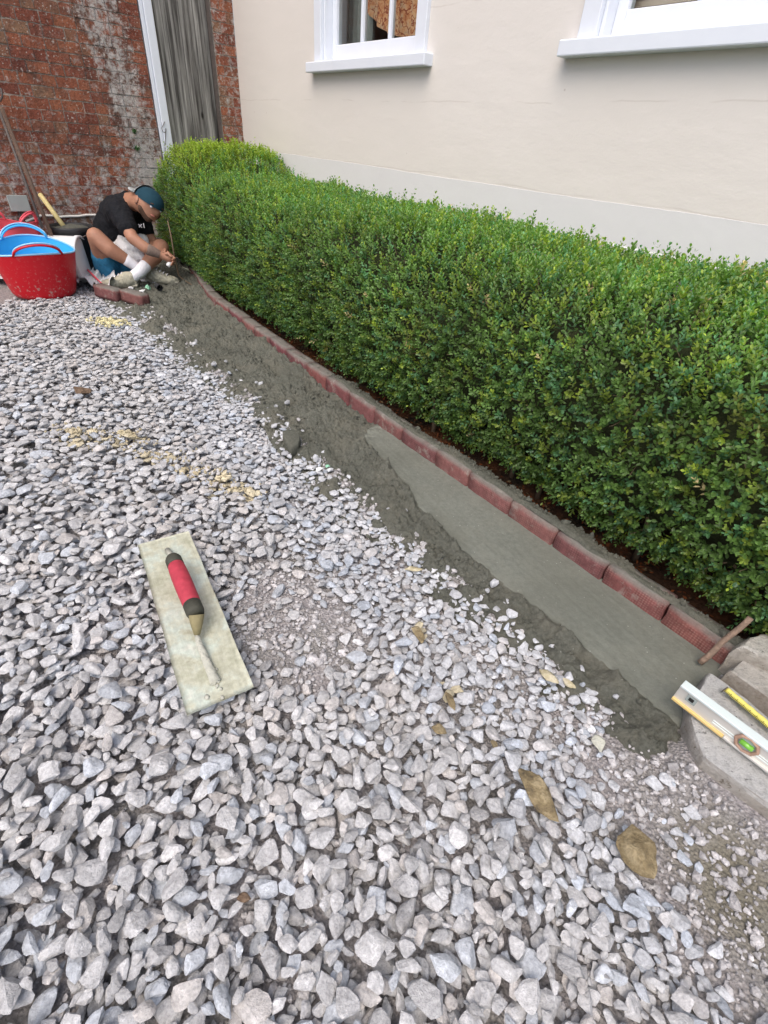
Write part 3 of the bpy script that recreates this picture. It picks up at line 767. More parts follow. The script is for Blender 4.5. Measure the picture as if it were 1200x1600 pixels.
hk = [Vector(UZ(.674, .99, .022))] + hk[::-1] + [Vector(UZ(.71, .80, .018)), Vector(UZ(.708, .60, .018))]
mb.tube(hk, .0022, 6); dadd(mb, 'hook_wire', M['darkiron'], smooth=True)

# ------------------------------------------------------------------ loose stones (dropped one by one on a height map)
def ico(sub):
    bm = bmesh.new(); bmesh.ops.create_icosphere(bm, subdivisions=sub, radius=1.0)
    V = np.array([v.co[:] for v in bm.verts]); Fc = np.array([[v.index for v in f.verts] for f in bm.faces]); bm.free(); return V, Fc
def cut(V, n, lo=.62, hi=.9, r=rng):
    V = V.copy()
    for _ in range(n):
        a = r.normal(size=3); a /= np.linalg.norm(a); d = r.uniform(lo, hi)
        t = V @ a; k = t > d
        V[k] -= np.outer((t[k] - d), a) * 0.96
    return V
I1, F1 = ico(2), None
I2 = ico(3)                      # 162 / 642 verts (blender counts: sub 2 = 42)
I0 = ico(1)
NV_ = 36
def variants(I, n, cuts, seed):
    r = np.random.default_rng(seed); out = []
    for k in range(n):
        V = cut(I[0], int(r.integers(cuts[0], cuts[1])), .40, .78, r)
        V = V * (1 + .05 * r.normal(size=(len(V), 1)) * .5)
        V -= V.mean(0); V /= np.abs(V).max(0); out.append(V)
    return out
var_lo = variants(I1, NV_, (10, 16), 5)
var_far = variants(I0, NV_, (3, 6), 8)     # 80 triangles
var_hi = variants(I2, NV_, (15, 24), 6)     # 320 triangles
def rotm(yaw, tilt, taz):
    c, s = math.cos(yaw), math.sin(yaw); Rz = np.array([[c, -s, 0], [s, c, 0], [0, 0, 1]])
    ax = np.array([math.cos(taz), math.sin(taz), 0]); K = np.array([[0, 0, ax[1]], [0, 0, -ax[0]], [-ax[1], ax[0], 0]])
    return (np.eye(3) + math.sin(tilt) * K + (1 - math.cos(tilt)) * K @ K) @ Rz
RES = 0.006
hx0, hy0, hx1, hy1 = -3.9, -0.35, 1.55, 4.9
nx, ny = int((hx1 - hx0) / RES), int((hy1 - hy0) / RES)
gx = hx0 + (np.arange(nx) + .5) * RES; gy = hy0 + (np.arange(ny) + .5) * RES
GX, GY = np.meshgrid(gx, gy, indexing='ij')
HM = base_h(GX, GY).astype(np.float64)
def in_gravel(x, y):
    s = x * DV[0] + y * DV[1]; D = x * NV[0] + y * NV[1]
    e = EDGE + 0.05 * fbm(s * 3.1 + 40, s * 0 + 3, 3) - .10 * sstep(2.2, 3.2, s)
    e = e + .03 * fbm(x * 9, y * 9, 2)
    # keep to the part of the yard that can be seen, plus a margin
    ang_ok = (x > -0.98 * (y + .35) - .95) & (x < 1.0 * (y + .35) + .62)
    slab = (s < 0.0) & (D > .93)
    wall_d = (x - CORNER[0]) * WN[0] + (y - CORNER[1]) * WN[1]
    return (D < e) & ang_ok & ~slab & (wall_d > .1) & (s < 4.1)
def place(x, y, ax, Rm):
    """rest an ellipsoid with half-axes ax on the height map; returns the centre height"""
    A = Rm @ np.diag(np.square(ax)) @ Rm.T            # covariance-like
    rx, ry = math.sqrt(A[0, 0]), math.sqrt(A[1, 1])
    i0, i1 = int((x - rx - hx0) / RES), int((x + rx - hx0) / RES) + 1
    j0, j1 = int((y - ry - hy0) / RES), int((y + ry - hy0) / RES) + 1
    if i0 < 0 or j0 < 0 or i1 >= nx or j1 >= ny: return None
    dx = gx[i0:i1, None] - x; dy = gy[None, j0:j1] - y
    A2 = A[:2, :2]; Ai = np.linalg.inv(A2); q = Ai[0, 0] * dx * dx + 2 * Ai[0, 1] * dx * dy + Ai[1, 1] * dy * dy
    ins = q < 0.92
    if not ins.any(): return None
    b = A[2, :2] @ Ai; zz = b[0] * dx + b[1] * dy; cz = math.sqrt(max(1e-9, A[2, 2] - b @ A[:2, 2]))
    h = cz * np.sqrt(np.clip(1 - q, 0, 1))
    sub = HM[i0:i1, j0:j1]
    zc = np.max(np.where(ins, sub - (zz - h), -9))
    return zc, (i0, i1, j0, j1), ins, zz + h
GOLD = []   # ochre patches in the gravel (centre, radius)
for (px, py, rr) in ((120, 685, .10), (200, 690, .07), (160, 700, .06), (250, 720, .05), (290, 730, .05), (350, 760, .06), (385, 775, .05), (655, 985, .035), (700, 1080, .03)):
    g = G(px, py); GOLD.append((g.x, g.y, rr))
stones = []
def try_stone(x, y, size, flat, maxtilt, cand=5, sink=0.80):
    best = None
    for _ in range(cand):
        xx = x + rng.normal() * size * .5; yy = y + rng.normal() * size * .5
        ax = size * .5 * np.array([1.0, rng.uniform(.50, .92), flat * rng.uniform(.75, 1.25)])
        Rm = rotm(rng.uniform(0, 2 * PI), abs(rng.normal()) * maxtilt, rng.uniform(0, 2 * PI))
        r_ = place(xx, yy, ax, Rm)
        if r_ is None: continue
        sc_ = r_[0] + 0.15 * ax[2]
        if best is None or sc_ < best[0]: best = (sc_, xx, yy, ax, Rm, r_)
    if best is None: return
    _, xx, yy, ax, Rm, (zc, (i0, i1, j0, j1), ins, top) = best
    zc -= ax[2] * (1 - sink) * .5
    sub = HM[i0:i1, j0:j1]; sub[:] = np.where(ins, np.maximum(sub, zc + top), sub)
    stones.append((xx, yy, zc, ax, Rm, size))
SPECIAL = []
def special(p, q, wpx, mat, label, cat='stone', th=.6, group='brown and ochre stones in the gravel', tilt=.12, name='ochre_stone'):
    a, b = G(*p, .01), G(*q, .01); c_ = (a + b) / 2; L = (b - a).length; wd = wpx / 770.0 * project((c_.x, c_.y, .01))[2]
    ax = np.array([L / 2, wd / 2, wd * th / 2]); yaw = math.atan2((b - a).y, (b - a).x)
    Rm = rotm(yaw, tilt, rng.uniform(0, 6)); r_ = place(c_.x, c_.y, ax, Rm)
    if r_ is None: return
    zc, (i0, i1, j0, j1), ins, top = r_; zc -= ax[2] * .3
    sub = HM[i0:i1, j0:j1]; sub[:] = np.where(ins, np.maximum(sub, zc + top), sub)
    V = var_hi[int(rng.integers(NV_))] * ax @ Rm.T
    o = bulkf(name, V, I2[1], mat, smooth=False); o.location = (c_.x, c_.y, zc); tag(o, label, cat, group)
# sampling: passes over jittered grids sized to the local stone
def size_field(x, y):
    D = x * NV[0] + y * NV[1]
    near = 0.0320 + 0.0015 * sstep(0.6, 0.0, D) - 0.0065 * sstep(0.45, 0.78, D)
    return near * (1.0 - .10 * sstep(1.5, 3.5, y))
def top_s(x, y): return HM[min(nx - 1, max(0, int((x - hx0) / RES))), min(ny - 1, max(0, int((y - hy0) / RES)))]
HB0 = HM.copy()
def base_s(x, y): return HB0[min(nx - 1, max(0, int((x - hx0) / RES))), min(ny - 1, max(0, int((y - hy0) / RES)))]
for pas in range(4):
    step = (.030, .027, .036, .022)[pas]
    pts = [(x, y) for x in np.arange(hx0, hx1, step) for y in np.arange(hy0, hy1, step)]
    pts = np.array(pts) + rng.uniform(-.5, .5, (len(pts), 2)) * step
    ok = in_gravel(pts[:, 0], pts[:, 1]); pts = pts[ok]; rng.shuffle(pts)
    fm = fines_mask(pts[:, 0], pts[:, 1])
    for (x, y), f_ in zip(pts, fm):
        if f_ > .40 and rng.random() < min(.92, (f_ - .25) * 1.8) * (1.0 if pas else .85): continue
        sz = float(size_field(x, y)) * float(np.clip(rng.lognormal(0, .27), .55, 1.65))
        if rng.random() < .22: sz *= .6
        if pas == 3: sz *= .5
        if pas == 3 and top_s(x, y) > base_s(x, y) + .012: continue
        try_stone(x, y, sz, .38, .34 if pas == 0 else .22, 6 if pas else 3)
special((812, 1195), (868, 1288), 38, M['ochre'], 'long flat ochre stone half buried among grey gravel below the mortar corner', th=.35, tilt=.05)
special((968, 1292), (1024, 1374), 56, M['ochre'], 'large jagged ochre and brown stone lying on the dusty patch at lower right', th=.8)
special((845, 1042), (870, 1072), 20, M['sandstone'], 'pale cream sandstone chip lying at the mortar edge right of centre', th=.6)
special((880, 1058), (900, 1075), 12, M['sandstone'], 'small yellow stone chip just right of the cream sandstone chip', th=.6)
special((632, 884), (662, 889), 11, M['sandstone'], 'thin tan stone sliver lying at the mortar edge above the middle', th=.7)
special((676, 1130), (698, 1145), 16, M['ochre'], 'small brown stone between grey ones below the centre of the gravel', th=.6)
special((697, 1078), (712, 1108), 12, M['ochre'], 'narrow upright brown stone in the gravel right of centre', th=.7)
special((645, 975), (663, 1000), 16, M['ochre'], 'ochre stone in the gravel left of the mortar edge', th=.6)
special((768, 1150), (778, 1168), 12, M['ochre'], 'tiny ochre triangle of stone in the gravel right of centre', th=.6)
special((372, 1400), (392, 1408), 16, M['brownstone'], 'small square brown stone in the lower left gravel', th=.7)
special((118, 616), (145, 622), 15, M['brownstone'], 'dark brown clod on the far left gravel', th=.7, name='brown_clod')
special((188, 682), (222, 698), 14, M['sandstone'], 'yellow lump in the sandy drift on the far left gravel', th=.7)
special((925, 1150), (952, 1160), 30, M['drymortar'], 'rounded white limestone lump at the top edge of the dusty patch', th=.6, name='white_stone')
# stray stones on the mortar edge
for _ in range(70):
    s = rng.uniform(.1, 3.6); D = EDGE + abs(rng.normal()) * .045 + .01 - .10 * float(sstep(2.2, 3.2, s))
    p_ = SD(s, D); try_stone(p_[0], p_[1], rng.uniform(.018, .036), .6, .4, 1)
# pick out individuals: those that show largest in the photograph
info = []
for st in stones:
    px, py, dz = project((st[0], st[1], st[2]))
    inn = (-20 < px < 1220) and (-20 < py < 1620) and dz > 0
    # is it covered by a later stone?
    i, j = int((st[0] - hx0) / RES), int((st[1] - hy0) / RES)
    free = HM[i, j] < st[2] + st[3][2] * 1.5
    info.append(((st[5] * F_PX / max(dz, .05)) if (inn and free) else 0, inn))
order = np.argsort([-a for a, b in info])
top300 = set(order[:300].tolist())
hi_set = set(order[300:800].tolist())
def stone_tint(x, y, n=1):
    b = rng.normal(0, .032); base = np.array([.432, .430, .434]) + b
    t = rng.random()
    D = x * NV[0] + y * NV[1]
    if t < .16: base = base * np.array([.93, .985, 1.05])           # bluish
    elif t < .30: base = base * np.array([1.01, .97, .935])         # warm
    elif t < .34: base = base * .75
    elif t < .40: base = base * 1.18
    if D > .5: base = base * (1 + .07 * sstep(.5, .8, D)) * np.array([.975, 1.0, 1.035])
    for (cx, cy, rr) in GOLD:
        if (x - cx) ** 2 + (y - cy) ** 2 < rr * rr and rng.random() < .38: base = np.array([.47, .42, .30]) * rng.uniform(.8, 1.2); break
    return np.array([*base, 1.0])
def stone_verts(st, V):
    return V * st[3] @ st[4].T + np.array([st[0], st[1], st[2]])
Vs, Fs, Ts, off = [], [], [], 0
def buried(st):
    zt_ = st[2] + st[3][2] * 1.2
    for dx, dy in ((0, 0), (.5, 0), (-.5, 0), (0, .5), (0, -.5)):
        i, j = int((st[0] + dx * st[5] * .8 - hx0) / RES), int((st[1] + dy * st[5] * .8 - hy0) / RES)
        if not (0 <= i < nx and 0 <= j < ny) or HM[i, j] < zt_ + .002: return False
    return True
for k, st in enumerate(stones):
    if k not in top300 and buried(st): continue
    hi = k in top300 or k in hi_set
    far = (not hi) and (st[1] > 1.15 or not info[k][1]); vv = var_hi if hi else (var_far if far else var_lo); V = vv[int(rng.integers(NV_))]; Fc = I2[1] if hi else (I0[1] if far else I1[1])
    tc = stone_tint(st[0], st[1])
    if k in top300:
        loc = np.array([st[0], st[1], st[2]])
        o = bulkf('stone', V * st[3] @ st[4].T, Fc, M['stone'], parent=bed, smooth=False, tint=np.tile(tc, (len(V), 1)))
        o.location = loc
        continue
    Vs.append(stone_verts(st, V)); Fs.append(Fc + off); off += len(V); Ts.append(np.tile(tc, (len(V), 1)))
o = bulkf('loose_gravel', np.concatenate(Vs), np.concatenate(Fs), M['stone'], smooth=False, tint=np.concatenate(Ts)); o['kind'] = 'stuff'
print('STONES', len(stones), 'tris', sum(len(f) for f in Fs))
# grit over the dusty patches and between stones
def surf_h(x, y):
    i = np.clip(((x - hx0) / RES).astype(int), 0, nx - 1); j = np.clip(((y - hy0) / RES).astype(int), 0, ny - 1); return HM[i, j]
N = 150000
gxr = rng.uniform(-2.6, 1.3, N); gyr = rng.uniform(-.1, 4.0, N)
D = gxr * NV[0] + gyr * NV[1]; s = gxr * DV[0] + gyr * DV[1]
fm = fines_mask(gxr, gyr)
bh = base_h(gxr, gyr); low = surf_h(gxr, gyr) < bh + .010
keep = low & ((fm > .3) | (rng.random(N) < .7)) & (D < EDGE + .03) & (rng.random(N) < .9) & ~((s < -.02) & (D > .93))
keep &= (gxr > -0.95 * (gyr + .35) - .2) & (gxr < 1.0 * (gyr + .35) + .3)
gxr, gyr, fm, bh = gxr[keep], gyr[keep], fm[keep], bh[keep]
n = min(len(gxr), 34000); gxr, gyr, bh = gxr[:n], gyr[:n], bh[:n]
sz = np.clip(rng.lognormal(math.log(.0042), .5, n), .002, .012)
base = I0[0]; V = base[None] * (sz[:, None, None] * rng.uniform(.55, 1.15, (n, 1, 3))) * (1 + .2 * rng.normal(size=(n, len(base), 1)))
ang = rng.uniform(0, 2 * PI, n); c, s = np.cos(ang), np.sin(ang)
V = np.stack([V[..., 0] * c[:, None] - V[..., 1] * s[:, None], V[..., 0] * s[:, None] + V[..., 1] * c[:, None], V[..., 2]], -1)
V += np.stack([gxr, gyr, bh + sz * .25], -1)[:, None, :]
Fc = (I0[1][None] + (np.arange(n) * len(base))[:, None, None]).reshape(-1, 3)
tt = np.clip(rng.normal(.42, .07, n), .2, .6)[:, None] * np.array([1.0, .965, .97])
tt = np.repeat(np.concatenate([tt, np.ones((n, 1))], 1), len(base), 0)
o = bulkf('grit', V.reshape(-1, 3), Fc, M['stone'], smooth=False, tint=tt); o['kind'] = 'stuff'
print('GRIT', n)
def top_at(x, y, r=.02):
    i, j = int((x - hx0) / RES), int((y - hy0) / RES); k = max(1, int(r / RES))
    if not (k < i < nx - k and k < j < ny - k): return 0.0
    return float(np.percentile(HM[i - k:i + k + 1, j - k:j + k + 1], 80))

# ------------------------------------------------------------------ hedge
hedge = empty('hedge', SD(2.2, 1.7, 0), 0, 'long clipped box hedge with small glossy leaves against the cream house', 'hedge')
hdl = np.array(hedge.location)
def prof(t):
    """cross-section of the hedge, t in 0..1: front foot, face, shoulder, top, back"""
    P = np.array([(1.42, .045), (1.315, .09), (1.262, .20), (1.245, .36), (1.255, .50), (1.29, .60), (1.36, .668), (1.48, .700), (1.75, .715), (2.02, .705), (2.14, .68), (2.175, .58)])
    L = np.concatenate([[0], np.cumsum(np.linalg.norm(np.diff(P, axis=0), axis=1))]); L /= L[-1]
    return np.interp(t, L, P[:, 0]), np.interp(t, L, P[:, 1])
def hedge_surface(s, t):
    D, z = prof(t); D2, z2 = prof(np.clip(t + .01, 0, 1)); D1, z1 = prof(np.clip(t - .01, 0, 1))
    tx, tz = D2 - D1, z2 - z1; ln = np.hypot(tx, tz) + 1e-9; nD, nz = -tz / ln, tx / ln
    hump = sstep(3.85, 4.35, s)
    z = z * (1 + .20 * hump * sstep(.1, .5, z)); D = D + .02 * hump
    D = D + .07 * sstep(3.3, 4.4, s) * sstep(1.9, 1.4, D)
    bump = .046 * fbm(s * 3.3 + 11, t * 5.0 + 2, 3) + .024 * fbm(s * 12, t * 18, 2)
    endr = sstep(4.95, 4.6, s); z = z * (.80 + .20 * endr)
    return s, D + nD * bump, z + nz * bump, nD, nz
sL, tL = 5.45, 1.0
LEN, ARC = 5.55, 2.08
def sprigs(count, inset, nleaf, lscale, seed, shoot=False):
    r = np.random.default_rng(seed)
    s = -0.62 + LEN * r.random(count) ** 1.22; t = r.random(count) ** .95
    if shoot: t = .50 + .46 * r.random(count) ** .8
    # thin the back, which nobody sees
    kp = (t < .93) | (r.random(count) < .3); s, t = s[kp], t[kp]; n = len(s)
    s_, D, z, nD, nz = hedge_surface(s, t)
    dep = inset + np.abs(r.normal(0, .014, n))
    D = D - nD * dep; z = np.maximum(z - nz * dep, .05)
    ndir = np.stack([r.normal(0, .32, n), nD, nz], 1)
    upw = .45 + .75 * np.clip(nz, 0, 1)
    dr = ndir * .75 + np.stack([np.zeros(n), np.zeros(n), upw], 1) + r.normal(0, .30, (n, 3))
    dr /= np.linalg.norm(dr, axis=1)[:, None]
    # to world
    def w3(a): return np.concatenate([DV[None] * a[:, :1] + NV[None] * a[:, 1:2], a[:, 2:3]], 1)
    P = w3(np.stack([s_, D, z], 1)); Dr = w3(dr)
    ref = r.normal(size=(n, 3)); X_ = np.cross(Dr, ref); X_ /= np.linalg.norm(X_, axis=1)[:, None]; Y_ = np.cross(Dr, X_)
    Ls = r.uniform(.026, .052, n) * lscale
    if shoot: Ls = r.uniform(.045, .085, n); dr = ndir * .25 + np.array([[0, 0, 1.0]]) + r.normal(0, .12, (n, 3)); dr /= np.linalg.norm(dr, axis=1)[:, None]; Dr = w3(dr); X_ = np.cross(Dr, ref); X_ /= np.linalg.norm(X_, axis=1)[:, None]; Y_ = np.cross(Dr, X_)
    tall = (r.random(n) < .085) & (nz > .5); Ls[tall] *= 1.6
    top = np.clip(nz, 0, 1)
    hump = sstep(3.9, 4.4, s)
    young = (r.random(n) < (.022 + .07 * top * (r.random(n)) + .95 * hump * top * sstep(.55, .78, z) ))
    clump = .5 + .5 * np.clip(fbm(s * 5 + 3, t * 9, 3) * 3, -1, 1)
    shade_older = r.random(n)
    tone = np.array([.076, .136, .034])[None] * (.92 + .42 * clump + .50 * top)[:, None] * r.uniform(.8, 1.25, (n, 1))  # lighter on the hedge top: light from above put into the leaf colour
    blu = r.random(n) < .2; tone[blu] *= np.array([.75, .97, 1.7])
    yel = r.random(n) < .20; tone[yel] *= np.array([1.6, 1.22, .8])
    brn = (fbm(s * 4.2 + 31, t * 8 + 3, 3) > .36) & (r.random(n) < .35); tone[brn] *= np.array([1.3, .85, .8])
    tone[young] = np.array([.25, .33, .045]) * r.uniform(.75, 1.2, (int(young.sum()), 1))
    dead = r.random(n) < .004; tone[dead] = np.array([.45, .36, .20])
    V = []; T = []
    # leaf template (along, across, lift)
    tp = np.array([(0, 0, 0), (.33, .23, .05), (.72, .26, .05), (1.0, 0, -.02), (.72, -.26, .05), (.33, -.23, .05)])
    for k in range(nleaf):
        pair = k // 2; npair = max(1, (nleaf - 1) // 2)
        h = (pair + .3) / (npair + .3); ph = (k % 2) * PI + (pair % 2) * PI / 2 + r.normal(0, .3, n)
        open_ = R(68) - R(36) * h + r.normal(0, .17, n)
        rad = X_ * np.cos(ph)[:, None] + Y_ * np.sin(ph)[:, None]
        al = Dr * np.cos(open_)[:, None] + rad * np.sin(open_)[:, None]
        nr = Dr * np.sin(open_)[:, None] - rad * np.cos(open_)[:, None]
        ac = np.cross(al, nr)
        ll = r.uniform(.0105, .0165, n) * (1 - .28 * max(0, h - .7) / .3) * lscale
        ori = P + Dr * (Ls * h)[:, None] + rad * .0008
        q = ori[:, None] + ll[:, None, None] * (al[:, None] * tp[None, :, :1] + ac[:, None] * tp[None, :, 1:2] * 1.0 + nr[:, None] * tp[None, :, 2:3])
        V.append(q)
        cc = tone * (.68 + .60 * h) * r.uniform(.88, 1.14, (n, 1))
        T.append(np.repeat(np.concatenate([cc, np.ones((n, 1))], 1)[:, None], 6, 1))
    V = np.concatenate(V).reshape(-1, 3); T = np.concatenate(T).reshape(-1, 4)
    m_ = len(V) // 6; b = np.arange(m_)[:, None] * 6
    Q = np.concatenate([b + np.array([[0, 1, 2, 3]]), b + np.array([[0, 3, 4, 5]])], 0)
    return V, Q, T
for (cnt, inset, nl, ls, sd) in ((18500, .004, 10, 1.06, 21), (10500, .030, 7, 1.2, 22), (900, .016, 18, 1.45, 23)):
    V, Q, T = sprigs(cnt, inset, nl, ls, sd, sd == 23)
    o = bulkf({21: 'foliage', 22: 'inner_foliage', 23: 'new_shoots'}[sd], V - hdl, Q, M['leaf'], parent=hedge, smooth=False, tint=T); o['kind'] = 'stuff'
# dark twiggy core
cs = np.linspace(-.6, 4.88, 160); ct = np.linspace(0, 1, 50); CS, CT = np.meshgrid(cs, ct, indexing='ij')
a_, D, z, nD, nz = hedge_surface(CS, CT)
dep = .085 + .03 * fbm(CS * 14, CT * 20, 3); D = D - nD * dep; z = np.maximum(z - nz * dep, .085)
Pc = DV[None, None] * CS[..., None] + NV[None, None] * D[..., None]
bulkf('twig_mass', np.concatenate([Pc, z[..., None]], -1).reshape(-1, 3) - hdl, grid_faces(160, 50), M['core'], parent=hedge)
for i in range(26):
    s = -.4 + i * .2 + random.uniform(-.05, .05); D = 1.40 + random.uniform(-.03, .10) + (.1 if s > 3.7 else 0)
    p0 = Vector(SD(s, D, -.02)); mb = MB()
    mb.tube([p0, p0 + Vector((random.uniform(-.02, .02), random.uniform(-.02, .02), .09)), p0 + Vector((random.uniform(-.05, .05), random.uniform(-.05, .05), .22))], [.011, .009, .006], 6)
    mb.v = [v - Vector(hdl) for v in mb.v]; mb.build('stem', M['twig'], hedge, True)
# fine bare twigs among the leaves
mb = MB()
for i in range(420):
    s = random.uniform(-.3, 4.7); t = random.uniform(.03, .6); q = hedge_surface(np.array([s]), np.array([t]))
    D, z, nD, nz = [float(v[0]) for v in q[1:]]
    a = Vector(SD(s, D - nD * .05, max(.05, z - nz * .05))); b = Vector(SD(s + random.uniform(-.03, .03), D + nD * .006, z + nz * .006 + random.uniform(-.01, .03)))
    mb.tube([a, (a + b) / 2 + Vector((random.uniform(-.005, .005),) * 3), b], [.0016, .0012, .0007], 4, False)
mb.v = [v - Vector(hdl) for v in mb.v]; o = mb.build('fine_twigs', M['twig'], hedge); o['kind'] = 'stuff'
# leaf litter on the soil
n = 5200; s = rng.uniform(-.3, 4.8, n); D = rng.uniform(1.30, 1.75, n); z = .008 + .028 * fbm(s * 9, D * 9, 4, .6) + .02 * sstep(1.35, 1.7, D)
P = np.stack([DV[0] * s + NV[0] * D, DV[1] * s + NV[1] * D, z - .008], 1)
a = rng.normal(size=(n, 3)) * np.array([1, 1, .35]); a /= np.linalg.norm(a, axis=1)[:, None]; b = np.cross(a, np.array([0, 0, 1.0]) + rng.normal(0, .3, (n, 3))); b /= np.linalg.norm(b, axis=1)[:, None]
L = rng.uniform(.005, .010, (n, 1)); V = np.stack([P - a * L, P + b * L * .5, P + a * L, P - b * L * .5], 1).reshape(-1, 3)
tt = np.where(rng.random((n, 1)) < .3, np.array([[.11, .08, .045]]), np.array([[.13, .042, .016]])) * rng.uniform(.5, 1.4, (n, 1))
o = bulkf('leaf_litter', V, np.arange(n * 4).reshape(-1, 4), M['litter'], smooth=False, tint=np.repeat(np.concatenate([tt, np.ones((n, 1))], 1), 4, 0)); o['kind'] = 'stuff'
# ------------------------------------------------------------------ finishing trowel lying on the gravel
def under(poly_px, z=.03, pc=99.6):
    P = np.array([G(a, b, z)[:2] for a, b in poly_px]); x0, y0 = P.min(0); x1, y1 = P.max(0)
    i0, i1 = int((x0 - hx0) / RES), int((x1 - hx0) / RES); j0, j1 = int((y0 - hy0) / RES), int((y1 - hy0) / RES)
    A, B_ = np.meshgrid(gx[i0:i1], gy[j0:j1], indexing='ij'); ins = np.ones(A.shape, bool); n = len(P)
    sg = np.sign(np.cross(P[1] - P[0], P[2] - P[1]))
    for k in range(n):
        e = P[(k + 1) % n] - P[k]; ins &= sg * (e[0] * (B_ - P[k][1]) - e[1] * (A - P[k][0])) > 0
    return float(np.percentile(HM[i0:i1, j0:j1][ins], pc))
FL = [(214, 849), (297, 833), (390, 1074), (299, 1119)]
zt = under(FL) + .001
cn = [G(a, b, zt) for a, b in FL]
ctr = (cn[0] + cn[1] + cn[2] + cn[3]) / 4
ax = ((cn[2] + cn[3]) / 2 - (cn[0] + cn[1]) / 2); Lf = ax.length; ax.normalize(); sd2 = Vector((-ax.y, ax.x, 0)); Wf = .140
trw = empty('plastering_trowel', ctr, math.atan2(ax.y, ax.x), 'mortar-caked steel plastering trowel with red grip lying on the gravel', 'trowel')
def tl(px, py, dz):      # a point above the plate in the trowel's own frame
    p = G(px, py, zt + dz) - ctr; return Vector((p.dot(ax), p.dot(sd2), dz))
V = []; Fc = []; nu, nv = 60, 16
for lay, zz in ((0, .0022), (1, 0.0)):
    for i in range(nu):
        for j in range(nv):
            u = i / (nu - 1) - .5; v = j / (nv - 1) - .5; x = u * Lf; y = v * Wf
            cx = max(0, abs(u) * Lf - (Lf / 2 - .006)); y *= 1 - .0 * cx
            wob = .0006 * math.sin(u * 17) * (abs(v) > .45)
            V.append((x + .0006 * math.sin(v * 21) * (abs(u) > .49), y + wob, zz + .004 * (2 * u) ** 2 * 0 + (.0009 * float(fbm(u * 9, v * 5, 3)) if lay == 0 else 0)))
def gf(b, rev):
    for i in range(nu - 1):
        for j in range(nv - 1):
            a = b + i * nv + j; q = (a, a + nv, a + nv + 1, a + 1); Fc.append(q[::-1] if rev else q)
gf(0, False); gf(nu * nv, True)
rim = [i * nv for i in range(nu)] + [(nu - 1) * nv + j for j in range(1, nv)] + [i * nv + nv - 1 for i in range(nu - 2, -1, -1)] + [j for j in range(nv - 2, 0, -1)]
for k in range(len(rim)):
    a, b = rim[k], rim[(k + 1) % len(rim)]; Fc.append((a, b, b + nu * nv, a + nu * nv))
add('blade', V, Fc, M['steel'], trw, True)
mb = MB(); a, b = tl(275, 884, .052), tl(300, 944, .050); d_ = (b - a)
mb.tube([a + d_ * t for t in (0, .1, .3, .6, .9, 1)], [.0200, .0212, .0222, .0222, .0214, .0206], 20); mb.build('grip', M['grip'], trw, True, .0005)
mb = MB(); mb.tube([a - d_ * .26, a - d_ * .24, a - d_ * .17, a - d_ * .002], [.009, .0158, .0203, .0209], 18); mb.build('grip_cap', M['gripend'], trw, True)
mb = MB(); mb.tube([b + d_ * .002, b + d_ * .18, b + d_ * .25], [.0210, .0210, .0184], 18); mb.build('grip_collar', M['gripend'], trw, True)
lerp_ = lambda p, q, t: p + (q - p) * t
mb = MB(); e0 = tl(308, 992, .018); mb.tube([b + d_ * .25, lerp_(b + d_ * .25, e0, .45), e0], [.0182, .0140, .0070], 14); mb.build('shank', M['brownend'], trw, True)
mb = MB(); e1 = tl(337, 1066, .007); e2 = tl(308, 998, .016)
pts = [e0 + Vector((0, 0, .000))] + [e2 + (e1 - e2) * t - Vector((0, 0, .002 * math.sin(t * 3))) for t in (.1, .35, .6, .85, 1.0)]
mb.tube(pts, [.0055, .0070, .0085, .0095, .0105, .0120], 12, flat=.75); 
o = mb.build('mounting_bar', M['drymortar'], trw, True)
mb = MB(); e3 = tl(262, 860, .004); mb.tube([e3, a - d_ * .2], [.008, .006], 10); mb.tube([e3 - Vector((.012, 0, .001)), e3 + Vector((.014, .001, .001))], [.004, .009], 10, flat=.5); mb.build('front_post', M['drymortar'], trw, True)
rr = np.random.default_rng(3)
mb = MB()
for i in range(14):
    q = e1 + Vector((rr.normal() * .012, rr.normal() * .010, -.003)); s_ = rr.uniform(.003, .007)
    mb.tube([q - Vector((s_, 0, 0)), q, q + Vector((s_, 0, 0))], [s_ * .4, s_, s_ * .4], 6, flat=.6)
mb.build('mortar_lump', M['drymortar'], trw, True)

